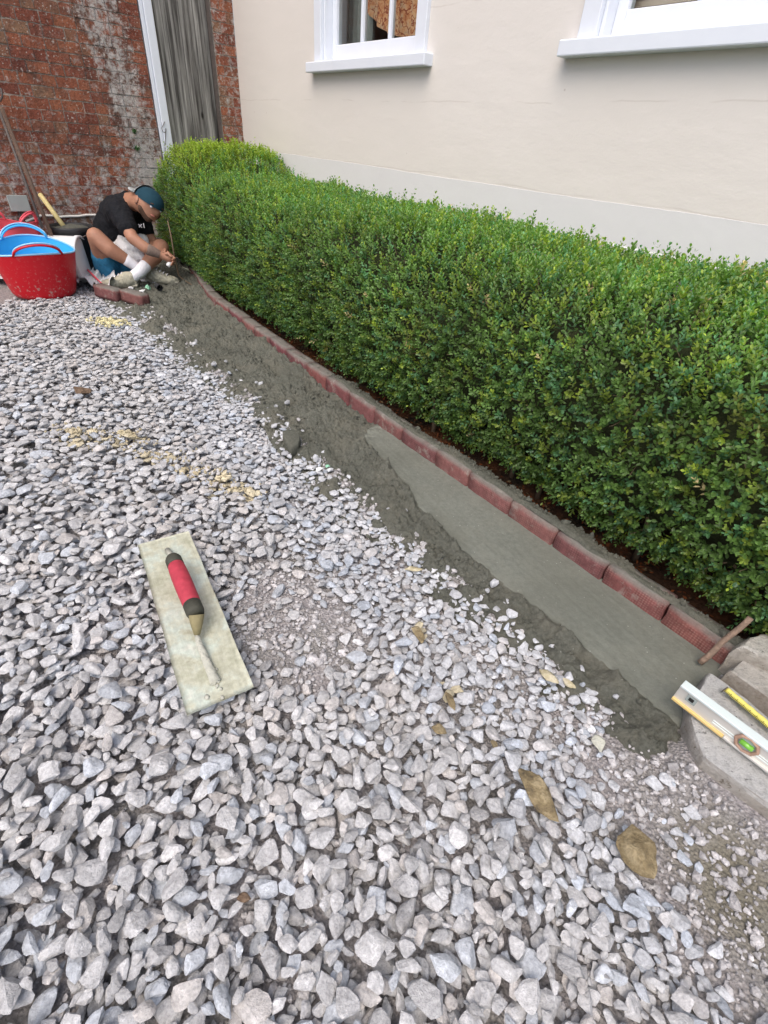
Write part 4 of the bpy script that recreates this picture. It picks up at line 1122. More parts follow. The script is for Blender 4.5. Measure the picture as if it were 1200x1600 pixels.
# ------------------------------------------------------------------ stones and slabs at the near end
def rock(name, mat, poly, z0, z1, label, cat, group=None, dome=.010, under_=.93, seed=1, amp=.006, rnd=.02):
    P = np.array([(p[0], p[1]) for p in poly]); n = len(P); c = P.mean(0)
    ring = []
    for k in range(n):
        p0, p1, p2, p3 = P[k - 1], P[k], P[(k + 1) % n], P[(k + 2) % n]
        for t in np.linspace(0, 1, 9)[:-1]:
            q = .5 * ((2 * p1) + (-p0 + p2) * t + (2 * p0 - 5 * p1 + 4 * p2 - p3) * t * t + (-p0 + 3 * p1 - 3 * p2 + p3) * t ** 3)
            ring.append(q * .22 + (p1 + (p2 - p1) * t) * .78)
    ring = np.array(ring); m_ = len(ring); V = []; Fc = []; h = z1 - z0
    rad = np.linalg.norm(ring - c, axis=1).mean()
    lv = [(under_, 0.0), (under_ * .3 + .70, .25), (1.0, .5), (1.0, .75), (1 - rnd * .25 / rad, .90), (1 - rnd * .6 / rad, .97), (1 - rnd / rad, 1.0)] + [((1 - rnd / rad) * f_, 1.0) for f_ in (.9, .8, .68, .55, .42, .28, .14)]
    for k, (sc_, hh) in enumerate(lv):
        for q in ring:
            p = c + (q - c) * sc_; z = z0 + h * hh
            nn = fbm(p[0] * 11 + seed * 7 + z * 14, p[1] * 11 + z * 9, 5, .62)
            out = (q - c) / np.linalg.norm(q - c)
            side = 1.0 if k < 6 else 0.0
            p = p + out * nn * amp * 2.2 * side
            z = z + (nn * amp * 1.2 + dome * (1 - sc_ ** 2)) * (1 if k > 3 else .3)
            V.append((p[0] - c[0], p[1] - c[1], z))
    V.append((0, 0, z1 + dome)); 
    for k in range(len(lv) - 1):
        for j in range(m_):
            a = k * m_ + j; b = k * m_ + (j + 1) % m_; Fc.append((a, b, b + m_, a + m_))
    b = (len(lv) - 1) * m_
    for j in range(m_): Fc.append((b + j, b + (j + 1) % m_, len(V) - 1))
    o = add(name, V, Fc, mat, None, True); o.data.set_sharp_from_angle(angle=R(32)); o.location = (c[0], c[1], 0)
    return tag(o, label, cat, group)
def gp(pts, z): return [G(a, b, z) for a, b in pts]
ZA = .050
A_ = [(1080, 1120), (1088, 1078), (1108, 1048), (1130, 1062), (1190, 1114), (1282, 1190), (1370, 1290), (1300, 1325), (1200, 1258), (1100, 1186)]
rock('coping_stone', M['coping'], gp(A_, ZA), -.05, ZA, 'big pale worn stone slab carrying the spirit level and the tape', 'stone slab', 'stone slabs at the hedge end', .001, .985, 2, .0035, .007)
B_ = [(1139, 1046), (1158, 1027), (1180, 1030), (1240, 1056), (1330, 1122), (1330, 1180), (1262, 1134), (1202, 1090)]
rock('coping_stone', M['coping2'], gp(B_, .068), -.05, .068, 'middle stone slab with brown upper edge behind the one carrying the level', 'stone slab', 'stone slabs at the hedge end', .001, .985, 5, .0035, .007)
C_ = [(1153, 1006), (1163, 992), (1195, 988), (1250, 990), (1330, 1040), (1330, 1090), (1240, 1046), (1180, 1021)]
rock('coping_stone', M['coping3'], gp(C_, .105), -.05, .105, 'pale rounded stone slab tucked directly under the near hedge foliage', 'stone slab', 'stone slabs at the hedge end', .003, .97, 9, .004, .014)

# spirit level standing on its edge
a, b = G(1052, 1088, ZA + .012), G(1203, 1204, ZA + .012); ax_ = (b - a).normalized(); Ll = .62
lev = empty('spirit_level', a + ax_ * Ll / 2, math.atan2(ax_.y, ax_.x), 'long aluminium spirit level with yellowed lower edge resting on the stone slab', 'spirit level')
HL, WL = .052, .022
mb = MB(); mb.box((0, 0, HL / 2), (Ll, WL * .5, HL * .80)); mb.build('web', M['alu'], lev, bevel=.0008)
mb = MB(); mb.box((0, 0, HL - .003), (Ll, WL, .006)); mb.build('top_flange', M['aluedge'], lev, bevel=.001)
mb = MB(); mb.box((.055, 0, .003), (Ll - .11, WL, .006)); mb.build('bottom_flange', M['alu'], lev, bevel=.001)
mb = MB(); mb.box((-Ll / 2 + .0545, 0, .0033), (.109, WL + .0006, .0066)); o = mb.build('bottom_flange', M['yedge'], lev, bevel=.001); o['label'] = 'yellowed end of the lower flange'
mb = MB(); mb.box((-Ll / 2 + .030, -WL * .25 - .0012, HL * .58), (.020, .002, .018)); mb.build('end_recess', M['greybox'], lev)
mb = MB(); mb.box((-Ll / 2 + .030, -WL * .25 - .0026, HL * .60), (.010, .001, .009)); mb.build('end_slot', M['ink'], lev)
for zz in (.30, .42): mb = MB(); mb.box((.02, -WL * .25 - .0006, HL * zz), (Ll - .12, .0012, .0018)); mb.build('groove_rib', M['aluedge'], lev)
vx = (G(1168, 1161, ZA + .03) - Vector(lev.location)).dot(ax_)
Mv = Matrix.Translation((vx, -WL * .25 - .001, HL * .5)) @ Matrix.Rotation(R(90), 4, 'X')
mb = MB(); mb.lathe([(.0235, 0), (.0235, .004), (.0195, .006), (.0165, .004), (.0165, 0)], 8, Mv); mb.build('vial_ring', M['copper'], lev)
mb = MB(); mb.lathe([(0, .001), (.0163, .001)], 20, Mv); mb.build('vial_window', M['greybox'], lev)
mb = MB(); mb.tube([Vector((vx - .012, -WL * .25 - .004, HL * .5)), Vector((vx + .012, -WL * .25 - .004, HL * .5))], .006, 12); mb.build('vial', M['vial'], lev, True)

# tape blade lying on the slab
a, b = G(1133, 1078, ZA + .016), G(1215, 1146, ZA + .018); ax_ = (b - a).normalized(); Lt = (b - a).length
tp_ = empty('tape_measure', a, math.atan2(ax_.y, ax_.x), 'yellow steel tape blade with black graduations lying on the stone slab', 'tape measure')
V = []; Fc = []
for i in range(30):
    for j in range(7):
        v = j / 6 - .5; V.append((Lt * i / 29, v * .018, .004 * (v * 2) ** 2 + .0005 * math.sin(i)))
for i in range(29):
    for j in range(6): q = i * 7 + j; Fc.append((q, q + 7, q + 8, q + 1))
o = add('blade', V, Fc, M['tape'], tp_, True); sm = o.modifiers.new('thick', 'SOLIDIFY'); sm.thickness = .0004
for i in range(1, 40):
    x = Lt * i / 40; ln = .0075 if i % 5 == 0 else .0035
    mb = MB(); mb.box((x, -.009 + ln / 2, .0036), (.0009, ln, .0030)); mb.build('tick', M['ink'], tp_)
mb = MB(); mb.box((-.001, 0, .001), (.0025, .018, .006)); mb.build('hook_end', M['darkiron'], tp_)

# rusty stake lying over the pavers
mb = MB(); a, b = G(1093, 1036, .015), G(1172, 966, .17)
ps = [a + (b - a) * t + Vector((.002 * math.sin(t * 9), 0, .0015 * math.cos(t * 13))) for t in np.linspace(0, 1, 12)]
mb.tube(ps, [.0075] * 4 + [.0068] * 8, 10); tag(mb.build('stake', M['rust'], None, True), 'short rusty brown stake slanting over the last paver beside the slabs', 'stake')

# ------------------------------------------------------------------ yard clutter by the worker
def px_scale(P): return project(P)[2]
# red flexible tub
def tub(name, c, r_top, r_bot, h, mats, label, ang, group, lean=0.0, wavy=.04):
    t = empty(name, c, ang, label, 'tub', group); n = 72
    def rimz(a): return h - wavy * (math.cos(a) ** 2) * 0.9 + .0 * math.sin(a * 3)   # rim sags at the sides without handles
    def surf(a, u, off=0.0):
        rr_ = r_bot + (r_top - r_bot) * u ** .85 + off; z = rimz(a) * u + .0
        return Vector((rr_ * 1.06 * math.cos(a), rr_ * .94 * math.sin(a), z))
    V = []; Fc = []; K = 14
    for k in range(K):
        for i in range(n): V.append(surf(2 * PI * i / n, k / (K - 1)) + Vector((0, 0, .004 if k == 0 else 0)))
    for k in range(K - 1):
        for i in range(n): a = k * n + i; b = k * n + (i + 1) % n; Fc.append((a, b, b + n, a + n))
    V.append(Vector((0, 0, .004))); c0 = len(V) - 1
    for i in range(n): Fc.append((c0, (i + 1) % n, i))
    add('tub_body', V, Fc, mats[0], t, True)
    V = []; Fc = []
    for k in range(K):
        for i in range(n): V.append(surf(2 * PI * i / n, .03 + .97 * k / (K - 1), -.005))
    for k in range(K - 1):
        for i in range(n): a = k * n + i; b = k * n + (i + 1) % n; Fc.append((a, a + n, b + n, b))
    V.append(Vector((0, 0, .012))); c0 = len(V) - 1
    for i in range(n): Fc.append((c0, i, (i + 1) % n))
    add('inner_lining', V, Fc, mats[1], t, True)
    mb = MB(); rg = [surf(2 * PI * i / n, 1.0, -.0025) for i in range(n + 1)]; mb.tube(rg, .0055, 8, False); mb.build('rim', mats[2], t, True)
    for sgn in (-1, 1):
        mb = MB(); ctr_a = sgn * PI / 2; pts = []
        for i in range(25):
            q = i / 24; a = ctr_a + (q - .5) * 1.15; p = surf(a, 1.0, -.001 + .012 * math.sin(q * PI)); p.z = rimz(a) - .004 + .058 * math.sin(q * PI) ** .5; pts.append(p)
        mb.tube(pts, .0125, 10, True, .55 if True else 1); mb.build('handle', mats[0] if sgn < 0 else mats[1], t, True)
        mb = MB(); mb.tube([p + Vector((0, 0, .0125)) for p in pts], .0045, 8); mb.build('handle_edging', mats[2], t, True)
    return t
g0 = G(74, 466)
dirc = Vector((g0.x, g0.y, 0)).normalized()
tc = g0 + dirc * .165
TA = math.atan2(dirc.y, dirc.x) - PI / 2
tub('flexible_tub', tc, .232, .175, .300, (M['red'], M['blue'], M['bluerim']), 'big red flexible tub with sky blue lining standing on the gravel', TA + .12, 'flexible tubs').rotation_euler.x = .10
tub('flexible_tub', AY(40, 408, 3.78) * 1.0, .15, .13, .375, (M['pink'], M['pink'], M['pink']), 'faded pinkish red tub mostly hidden behind the blue-lined tub', TA + .9, 'flexible tubs').location.z = 0
# white drum on its side
P0 = AY(66, 402, 3.82); P0.z = .15
drum = empty('plastic_drum', (P0.x, P0.y, .15), R(10), 'white plastic drum lying on its side behind the red tub', 'drum')
Mx = Matrix.Rotation(R(90), 4, 'Y')
mb = MB(); mb.lathe([(0, -.30), (.130, -.30), (.140, -.29), (.143, .0), (.146, .255), (.152, .26), (.152, .285), (.140, .287), (.137, .25), (.13, -.27), (0, -.27)], 40, Mx); mb.build('drum_shell', M['whiteplastic'], drum, True)
mb = MB(); mb.lathe([(0, .262), (.136, .262), (.138, .270), (.126, .272), (0, .272)], 40, Mx); mb.build('lid', M['whiteplastic'], drum, True)
mb = MB(); mb.tube([Vector((.26, -.155 * math.cos(a), -.155 * math.sin(a))) for a in np.linspace(-.4, 1.5, 14)], .004, 6); mb.build('handle', M['cable'], drum, True)
# black mortar bucket
P0 = AY(118, 380, 4.02)
bk = empty('builders_bucket', (P0.x, P0.y, 0), 0, 'black bucket full of grey mortar standing against the brick wall', 'bucket')
HB = AY(118, 353, 4.02).z
mb = MB(); mb.lathe([(0, 0), (.105, 0), (.138, HB - .03), (.147, HB - .028), (.149, HB), (.141, HB + .002), (.135, HB - .01), (.125, HB - .06)], 40); mb.build('bucket_body', M['blackplastic'], bk, True)
V = []; Fc = []
for k in range(9):
    for i in range(40):
        r_ = .134 * k / 8; a = 2 * PI * i / 40; x, y = r_ * math.cos(a), r_ * math.sin(a)
        V.append((x, y, HB - .025 + .03 * (1 - (k / 8) ** 2) + .02 * float(fbm(x * 20 + 3, y * 20, 3))))
for k in range(8):
    for i in range(40): a = k * 40 + i; b = k * 40 + (i + 1) % 40; Fc.append((a, b, b + 40, a + 40))
add('mortar_fill', V, Fc, M['mortar'], bk, True)
mb = MB(); mb.tube([Vector((.146 * math.cos(a), .146 * math.sin(a) * 1.0, HB - .02 - .06 * math.sin((a - PI) * 1))) for a in np.linspace(PI, 2 * PI, 16)], .004, 6); mb.build('handle', M['darkiron'], bk, True)
# pale shaft standing in the bucket
mb = MB(); a, b = AY(102, 357, 4.00), AY(62, 303, 4.06); mb.tube([a, a + (b - a) * .5, b - (b - a) * .01, b], [.017, .0165, .0155, .012], 12)
tag(mb.build('tool_shaft', M['paleyellow'], None, True), 'pale wooden tool shaft leaning out of the black bucket', 'tool handle')
# poles leaning on the brick wall
def wallpt(px, py, out=0.0):
    d = ray(px, py); n3 = np.array([WN[0], WN[1], 0]); k = ((np.array([CORNER[0], CORNER[1], 0]) - CAM) @ n3 + out) / (d @ n3); return Vector(CAM + d * k)
mb = MB(); a, b = wallpt(2, 168, .03), wallpt(82, 372, .32); mb.tube([a, (a + b) / 2, b], .013, 8); o = mb.build('long_shaft', M['wornwood'], None, True)
tag(o, 'long worn brown wooden shaft leaning on the brick wall at the left', 'pole')
mb = MB(); a, b = wallpt(-6, 160, .06), wallpt(66, 356, .36); 
mb.tube([a, (a + b) / 2, b], .0085, 8)
hk = [a + Vector((0, 0, 0)), a + Vector((.03, 0, .010)), a + Vector((.055, 0, .035)), a + Vector((.06, 0, .075))]; mb.tube(hk, .006, 6)
tag(mb.build('iron_bar', M['darkiron'], None, True), 'thin dark iron bar with hooked top end leaning on the brick wall', 'bar')
# meter box and cable on the wall
P = wallpt(29, 318, .02); bx = empty('wall_box', P, math.atan2(TV[1], TV[0]), 'small grey square electrical box fixed low on the brick wall', 'box')
mb = MB(); mb.box((0, 0, 0), (.115, .05, .095)); mb.build('box_body', M['greybox'], bx, bevel=.006)
mb = MB(); mb.box((0, (.027 if (Vector((-math.sin(bx.rotation_euler.z), math.cos(bx.rotation_euler.z))).dot(Vector(WN)) > 0) else -.027), .004), (.122, .008, .098)); mb.build('box_lid', M['greybox'], bx, bevel=.003)
mb = MB(); mb.tube([Vector((.012, 0, -.045)), Vector((.014, 0, -.10)), Vector((.02, 0, -.16))], .009, 8); mb.build('conduit', M['darkiron'], bx, True)
mb = MB(); mb.tube([wallpt(x, y, .012) for x, y in ((40, 346), (56, 340), (64, 337), (80, 337), (95, 339), (108, 338), (122, 338), (135, 336), (160, 336), (185, 338), (215, 340))], .0085, 8)
tag(mb.build('cable', M['cable'], None, True), 'white cable clipped along the foot of the brick wall', 'cable')
# crumpled white sheeting
def sheet(quad, n, m_, amp, name, label, z=.015, seed=0):
    q = [G(*p) for p in quad]; V = []; Fc = []
    for i in range(n):
        for j in range(m_):
            u, v = i / (n - 1), j / (m_ - 1)
            p = (q[0] * (1 - u) + q[1] * u) * (1 - v) + (q[3] * (1 - u) + q[2] * u) * v
            f_ = abs(float(fbm(u * 5 + seed, v * 4, 3))) + .3 * abs(float(vn(u * 14 + seed, v * 9)))
            wob = .05 * float(fbm(u * 4 + 9, v * 4 + seed, 2))
            V.append((p.x + wob, p.y + wob * .6, z + amp * f_))
    for i in range(n - 1):
        for j in range(m_ - 1): a = i * m_ + j; Fc.append((a, a + m_, a + m_ + 1, a + 1))
    return tag(add(name, V, Fc, M['sheet'], None, True), label, 'sheet', 'white sheets on the ground')
sheet([(96, 447), (182, 455), (172, 404), (118, 402)], 60, 40, .11, 'plastic_sheet', 'crumpled white sheet spread on the ground between red tub and worker', .012, 2)
sheet([(-40, 440), (100, 449), (112, 425), (-30, 418)], 50, 20, .05, 'plastic_sheet', 'white sheet edge showing left of the red tub', .012, 7)
mb = MB(); a, b = G(133, 418, .07), G(163, 447, .055); mb.tube([a, a + (b - a) * .5, b], [.009, .007, .004], 8); tag(mb.build('marking_stick', M['pink'], None, True), 'thin pinkish stick lying across the crumpled white sheet', 'stick')
# two loose pavers
for k, (p, q, lb, yo) in enumerate((((143, 455), (193, 467), 'loose red paver lying nearer the red tub', 0), ((192, 466), (224, 471), 'loose red paver with pale end lying nearer the wet mortar', 0))):
    a, b = G(*p, .03), G(*q, .03); me = paver_mesh(.205 if k == 0 else .20, .07, .075, 'paver', k)
    me.attributes['print'].data.foreach_set('color', np.zeros(len(me.vertices) * 4, np.float32))
    o = bpy.data.objects.new('loose_paver', me); C.objects.link(o); dd_ = (b - a)
    an = math.atan2(dd_.y, dd_.x) if k == 0 else math.atan2(dd_.y, dd_.x) - .25
    c_ = (a + b) / 2; o.location = (c_.x, c_.y + .03, .038); o.rotation_euler = (0, 0.02, an); tag(o, lb, 'paver', 'loose pavers by the worker')
# wrappers and scraps
def scrap(px, py, s_, mat, name, label, cat, z=.02, group=None, seed=0, flat=.5):
    r_ = np.random.default_rng(seed); V = cut(I1[0], 7, .4, .8, r_); V = V * (1 + .25 * r_.normal(size=(len(V), 1))) * np.array([s_, s_ * .7, s_ * flat])
    o = add(name, V, I1[1], mat, None, False); o.location = G(px, py, z); o.rotation_euler = (0, 0, r_.uniform(0, 6)); return tag(o, label, cat, group)
M['greenprint'] = simple('green_print', (.25, .5, .35), .6, .3, 80)
k_ = 0
SL = ["crumpled white wrapper topmost in the litter behind the worker's shoes", 'small white wrapper just right of the topmost one in the litter', "grey mortar crumb pressed against the toe side of the worker's front shoe", 'pale green printed wrapper below the white ones near the black pipe end', 'little white scrap nearest the gravel below the green wrapper', 'white sheet scrap between the front shoe and the loose pavers']
for (px, py, s_, mt) in ((228, 436, .045, 'sheet'), (240, 441, .035, 'sheet'), (212, 445, .04, 'drymortar'), (231, 449, .032, 'greenprint'), (222, 455, .028, 'whiteplastic'), (205, 452, .035, 'sheet')):
    scrap(px, py, s_, M[mt], 'crumpled_wrapper', SL[k_], 'litter', .015, 'scraps by the worker', k_); k_ += 1
mb = MB(); a = G(250, 450, .03); mb.tube([a + Vector((-.03, .03, .004)), a], .022, 14, False); mb.tube([a + Vector((-.03, .03, .004)), a + Vector((-.031, .031, .004))], .021, 14); tag(mb.build('pipe_end', M['blackplastic'], None, True), 'short black pipe end in the litter beside the worker\'s shoe', 'pipe')
scrap(498, 733, .020, M['whiteplastic'], 'paper_scrap', 'white crumpled scrap at the mortar edge beyond the middle of the bed', 'scrap', .012, None, 31, .3)
scrap(512, 728, .012, M['greenprint'], 'paper_scrap', 'tiny greenish scrap right of the white scrap at the mortar edge', 'scrap', .012, None, 32, .3)
o = rock('mortared_rock', M['mortar'], gp([(441, 672), (458, 668), (470, 680), (466, 694), (455, 699), (443, 686)], .03), -.02, .03, 'flat mortar-coloured rock at the gravel edge beside the bed', 'rock', None, .004, .95, 4, .004, .008)
# sawdust spill
V = []; r_ = np.random.default_rng(12); c0 = G(173, 503); n = 700
ang = r_.uniform(0, 2 * PI, n); rad = np.abs(r_.normal(0, .5, n)).clip(0, 1.15)
px_ = c0.x + rad * .115 * np.cos(ang); py_ = c0.y + rad * .085 * np.sin(ang); hz = surf_h(px_, py_) + .003
base = I0[0]; sz = r_.uniform(.004, .010, n)
V = base[None] * (sz[:, None, None] * r_.uniform(.4, 1.3, (n, 1, 3))) + np.stack([px_, py_, hz + .008 * (1 - rad).clip(0, 1)], 1)[:, None]
Fc = (I0[1][None] + (np.arange(n) * len(base))[:, None, None]).reshape(-1, 3)
o = bulkf('sawdust_spill', V.reshape(-1, 3), Fc, M['sawdust'], smooth=False); o['kind'] = 'stuff'
# sandy drift
n = 480; pp = []
for i in range(n):
    t = r_.random(); k = int(t * 4); P_ = [(95, 678), (190, 690), (260, 718), (330, 750), (392, 778)]
    a, b = P_[k], P_[k + 1]; f_ = r_.random(); g = G(a[0] + (b[0] - a[0]) * f_, a[1] + (b[1] - a[1]) * f_); pp.append((g.x + r_.normal() * .035, g.y + r_.normal() * .028))
pp = np.array(pp); sz = r_.uniform(.002, .007, n); hz = surf_h(pp[:, 0], pp[:, 1])
V = base[None] * (sz[:, None, None] * r_.uniform(.5, 1.2, (n, 1, 3))) + np.concatenate([pp, (hz + .001)[:, None]], 1)[:, None]
o = bulkf('sand_drift', V.reshape(-1, 3), (I0[1][None] + (np.arange(n) * len(base))[:, None, None]).reshape(-1, 3), M['sand'], smooth=False); o['kind'] = 'stuff'
# bare branch hanging out of the hedge beside the worker
mb = MB(); mb.tube([AY(262, 345, 3.95), AY(268, 372, 3.92), AY(273, 402, 3.92), G(279, 430, .05), G(288, 438, .03), G(303, 447, .02)], [.004, .005, .006, .006, .005, .004], 6)
tag(mb.build('bare_branch', M['twig'], None, True), 'thin bare branch bending from the hedge end onto the mortar', 'branch')

# ------------------------------------------------------------------ the worker
def skin(name, pts, edges, rad, mat, parent, root=0, sub=2):
    me = bpy.data.meshes.new(name); me.from_pydata([tuple(p) for p in pts], edges, []); me.update()
    o = bpy.data.objects.new(name, me); C.objects.link(o); o.parent = parent
    sk = o.modifiers.new('skin', 'SKIN'); sk.use_smooth_shade = True
    if not me.skin_vertices:
        me.attributes.new
    return o, me, rad, root, sub, mat
def skin_obj(name, chains, mat, parent, origin, root=None, sub=2, vox=.0105, it=5, fold=0):
    """one continuous surface round a skeleton: chains of (joint, radius), fused and smoothed"""
    V, Fs_, off = [], [], 0; base, bf = I1
    if sub == 1: vox = .0028; it = 3
    for ch in chains:
        for (p, r0), (q, r1) in zip(ch[:-1], ch[1:]):
            d = (q - p).length; n_ = max(2, int(d / (min(r0, r1) * .30)) + 1)
            for i in range(n_ + 1):
                t = i / n_; c_ = np.array((p + (q - p) * t) - origin); V.append(base * (r0 + (r1 - r0) * t) + c_); Fs_.append(bf + off); off += len(base)
    me = bpy.data.meshes.new(name); V = np.concatenate(V); Fs_ = np.concatenate(Fs_)
    me.from_pydata(V.tolist(), [], Fs_.tolist()); o = bpy.data.objects.new(name, me); C.objects.link(o)
    rm = o.modifiers.new('r', 'REMESH'); rm.mode = 'VOXEL'; rm.voxel_size = vox; rm.use_smooth_shade = True
    sm_ = o.modifiers.new('s', 'SMOOTH'); sm_.iterations = it; sm_.factor = .6
    dg = bpy.context.evaluated_depsgraph_get(); m2 = bpy.data.meshes.new_from_object(o.evaluated_get(dg)); m2.name = name
    bpy.data.objects.remove(o)
    if fold:
        nv_ = len(m2.vertices); co = np.zeros(nv_ * 3); m2.vertices.foreach_get('co', co); co = co.reshape(-1, 3)
        no = np.zeros(nv_ * 3); m2.vertices.foreach_get('normal', no); no = no.reshape(-1, 3)
        h = fbm(co[:, 0] * 17 + co[:, 2] * 11, co[:, 2] * 9 - co[:, 0] * 6 + co[:, 1] * 8, 3); h = -np.abs(h) * 2 + .5
        co += no * (h * fold)[:, None]; m2.vertices.foreach_set('co', co.ravel()); m2.update()
    o = bpy.data.objects.new(name, m2); C.objects.link(o); o.parent = parent
    m2.materials.clear(); m2.materials.append(mat)
    m2.polygons.foreach_set('use_smooth', [True] * len(m2.polygons))
    return o
pel = AY(180, 414, 4.10)
man = empty('person', (pel.x, pel.y, 0), 0, 'worker in black t-shirt, blue shorts and teal cap sitting cross-legged, head bowed to the hedge', 'person')
O_ = Vector(man.location)
J = dict(pel=pel, sp1=AY(177, 392, 4.14), sp2=AY(180, 362, 4.16), ch=AY(186, 338, 4.13), nb=AY(200, 318, 4.08), nk=AY(213, 314, 4.03), sk0=AY(224, 318, 4.00), sk1=AY(233, 319, 3.98), jaw=AY(234, 331, 3.96), nose=AY(245, 331, 3.95),
         rs=AY(186, 331, 3.95), re=AY(207, 372, 3.80), rf=AY(228, 388, 3.80), rw=AY(252, 399, 3.84), rh=AY(265, 404, 3.86),
         ls=AY(213, 334, 4.20), le=AY(236, 374, 4.16), lw=AY(256, 394, 4.02), lh=AY(264, 400, 3.98),
         rp=AY(170, 416, 4.02), rk=AY(149, 369, 3.84), rc=AY(172, 390, 3.84), ra=AY(209, 413, 3.90), rt=AY(222, 425, 3.92),
         lp=AY(196, 416, 4.12), lk=AY(252, 386, 4.05), lc=AY(240, 402, 3.96), la=AY(217, 426, 3.82), lt=AY(206, 434, 3.80))
j = J
skin_obj('body', [
    [(j['pel'], .105), (j['sp1'], .115), (j['sp2'], .120), (j['ch'], .115), (j['nb'], .070), (j['nk'], .056), (j['sk0'], .072), (j['sk1'], .090), (j['jaw'], .062)],
    [(j['sk1'], .090), (j['nose'], .026)],
    [(j['ch'], .115), (j['rs'], .058), (j['re'], .042), (j['rf'], .040), (j['rw'], .026), (j['rh'], .030)],
    [(j['ch'], .115), (j['ls'], .058), (j['le'], .040), (j['lw'], .026), (j['lh'], .030)],
    [(j['pel'], .105), (j['rp'], .090), (j['rk'], .058), (j['rc'], .056), (j['ra'], .034), (j['rt'], .034)],
    [(j['pel'], .105), (j['lp'], .090), (j['lk'], .058), (j['lc'], .056), (j['la'], .034), (j['lt'], .034)]], M['skin'], man, O_)
def lerp(a, b, t): return a + (b - a) * t
sl_ = lerp(j['rs'], j['re'], .62); sl2 = lerp(j['ls'], j['le'], .62)
LB = lerp(j['pel'], j['sp1'], .35) + Vector((-.02, .02, 0))
skin_obj('t_shirt', [
    [(LB, .128), (j['sp1'] + Vector((-.005, 0, 0)), .138), (j['sp2'] + Vector((0, 0, 0)), .150), (j['ch'] + Vector((.0, 0, .0)), .138), (j['nb'] + Vector((-.006, 0, -.012)), .090)],
    [(j['ch'], .120), (j['rs'] + Vector((0, 0, .0)), .086), (lerp(j['rs'], j['re'], .35), .074), (sl_, .068)],
    [(j['ch'], .120), (j['ls'], .084), (sl2, .066)]], M['shirt'], man, O_, fold=.009)
skin_obj('white_vest_hem', [
    [(AY(192, 380, 4.00), .055), (AY(196, 392, 3.96), .060), (AY(205, 404, 3.95), .050)], [(AY(196, 392, 3.96), .060), (AY(222, 378, 4.02), .055)], [(AY(184, 388, 3.99), .045), (AY(205, 404, 3.95), .050), (AY(222, 404, 3.98), .035)]], M['towel'], man, O_, fold=.012)
skin_obj('shorts', [
    [(j['pel'] + Vector((0, 0, -.005)), .125), (j['sp1'] + Vector((0, 0, -.03)), .118)],
    [(j['pel'] + Vector((0, 0, -.005)), .125), (j['rp'], .105), (lerp(j['rp'], j['rk'], .38), .088)],
    [(j['pel'] + Vector((0, 0, -.005)), .125), (j['lp'], .105), (lerp(j['lp'], j['lk'], .45), .088)]], M['shorts'], man, O_, fold=.007)
for (a, b, nm) in (('rc', 'ra', 0), ('lc', 'la', 1)):
    p0 = lerp(j[a], j[b], .72 if nm == 0 else .55); e_ = j['rt'] if nm == 0 else j['lt']
    skin_obj('sock', [[(p0, .046), (lerp(j[a], j[b], .95), .042), (e_, .040)]], M['sock'], man, O_)
def shoe(heel, toe, label):
    v = toe - heel; L = v.length; v.normalize(); side = v.cross(Vector((0, 0, 1))).normalized(); up = side.cross(v)
    V = []; Fc = []; n = 20; st = 14
    for i in range(st):
        t = i / (st - 1); w_ = .036 + .016 * math.sin(t * PI * .9); w_ *= math.sin(min(1, (t + .04) * 6) * PI / 2) * math.sin(min(1, (1.03 - t) * 5) * PI / 2)
        h_ = (.100 if t < .25 else .100 - .052 * sstep(.25, .75, t)) * (1.0 if t < .8 else 1 - (t - .8) * 1.6)
        c_ = heel + v * (t * L)
        for k in range(n):
            a = 2 * PI * k / n; x = w_ * math.cos(a); y = h_ * .5 * math.sin(a)
            if math.sin(a) < -.2: y = -h_ * .5
            V.append(c_ + side * x + up * (y + h_ * .5) - O_)
    for i in range(st - 1):
        for k in range(n): a = i * n + k; b = i * n + (k + 1) % n; Fc.append((a, b, b + n, a + n))
    Fc.append(tuple(range(n))); Fc.append(tuple((st - 1) * n + k for k in range(n)))
    o = add('shoe', V, Fc, M['shoe'], man, True); mb = MB()
    sp = [heel + v * (t * L) + side * (math.sin(t * PI) * .0) for t in (0, 1)]
    mb.tube([heel - v * .004 + up * .010, heel + v * L * .5 + up * .010, heel + v * (L + .004) + up * .008], [.036, .050, .034], 14, True, .30)
    mb.v = [q - O_ for q in mb.v]; so_ = mb.build('sole', M['sole'], o, True)
    mb = MB()
    for q in range(4):
        c_ = heel + v * (L * (.38 + .1 * q)) + up * (.088 - .011 * q); mb.tube([c_ - side * .026, c_ + up * .004, c_ + side * .026], .0035, 6)
    mb.v = [q - O_ for q in mb.v]; mb.build('lace', M['sock'], o, True)
a = AY(213, 438, 3.80); a.z = .01; b = AY(181, 441, 3.76); b.z = .012; b = a + (b - a).normalized() * .235
shoe(a, b, '')
a = AY(228, 428, 3.96); a.z = .02; b = AY(262, 430, 3.98); b.z = .015; b = a + (b - a).normalized() * .23
shoe(a, b, '')
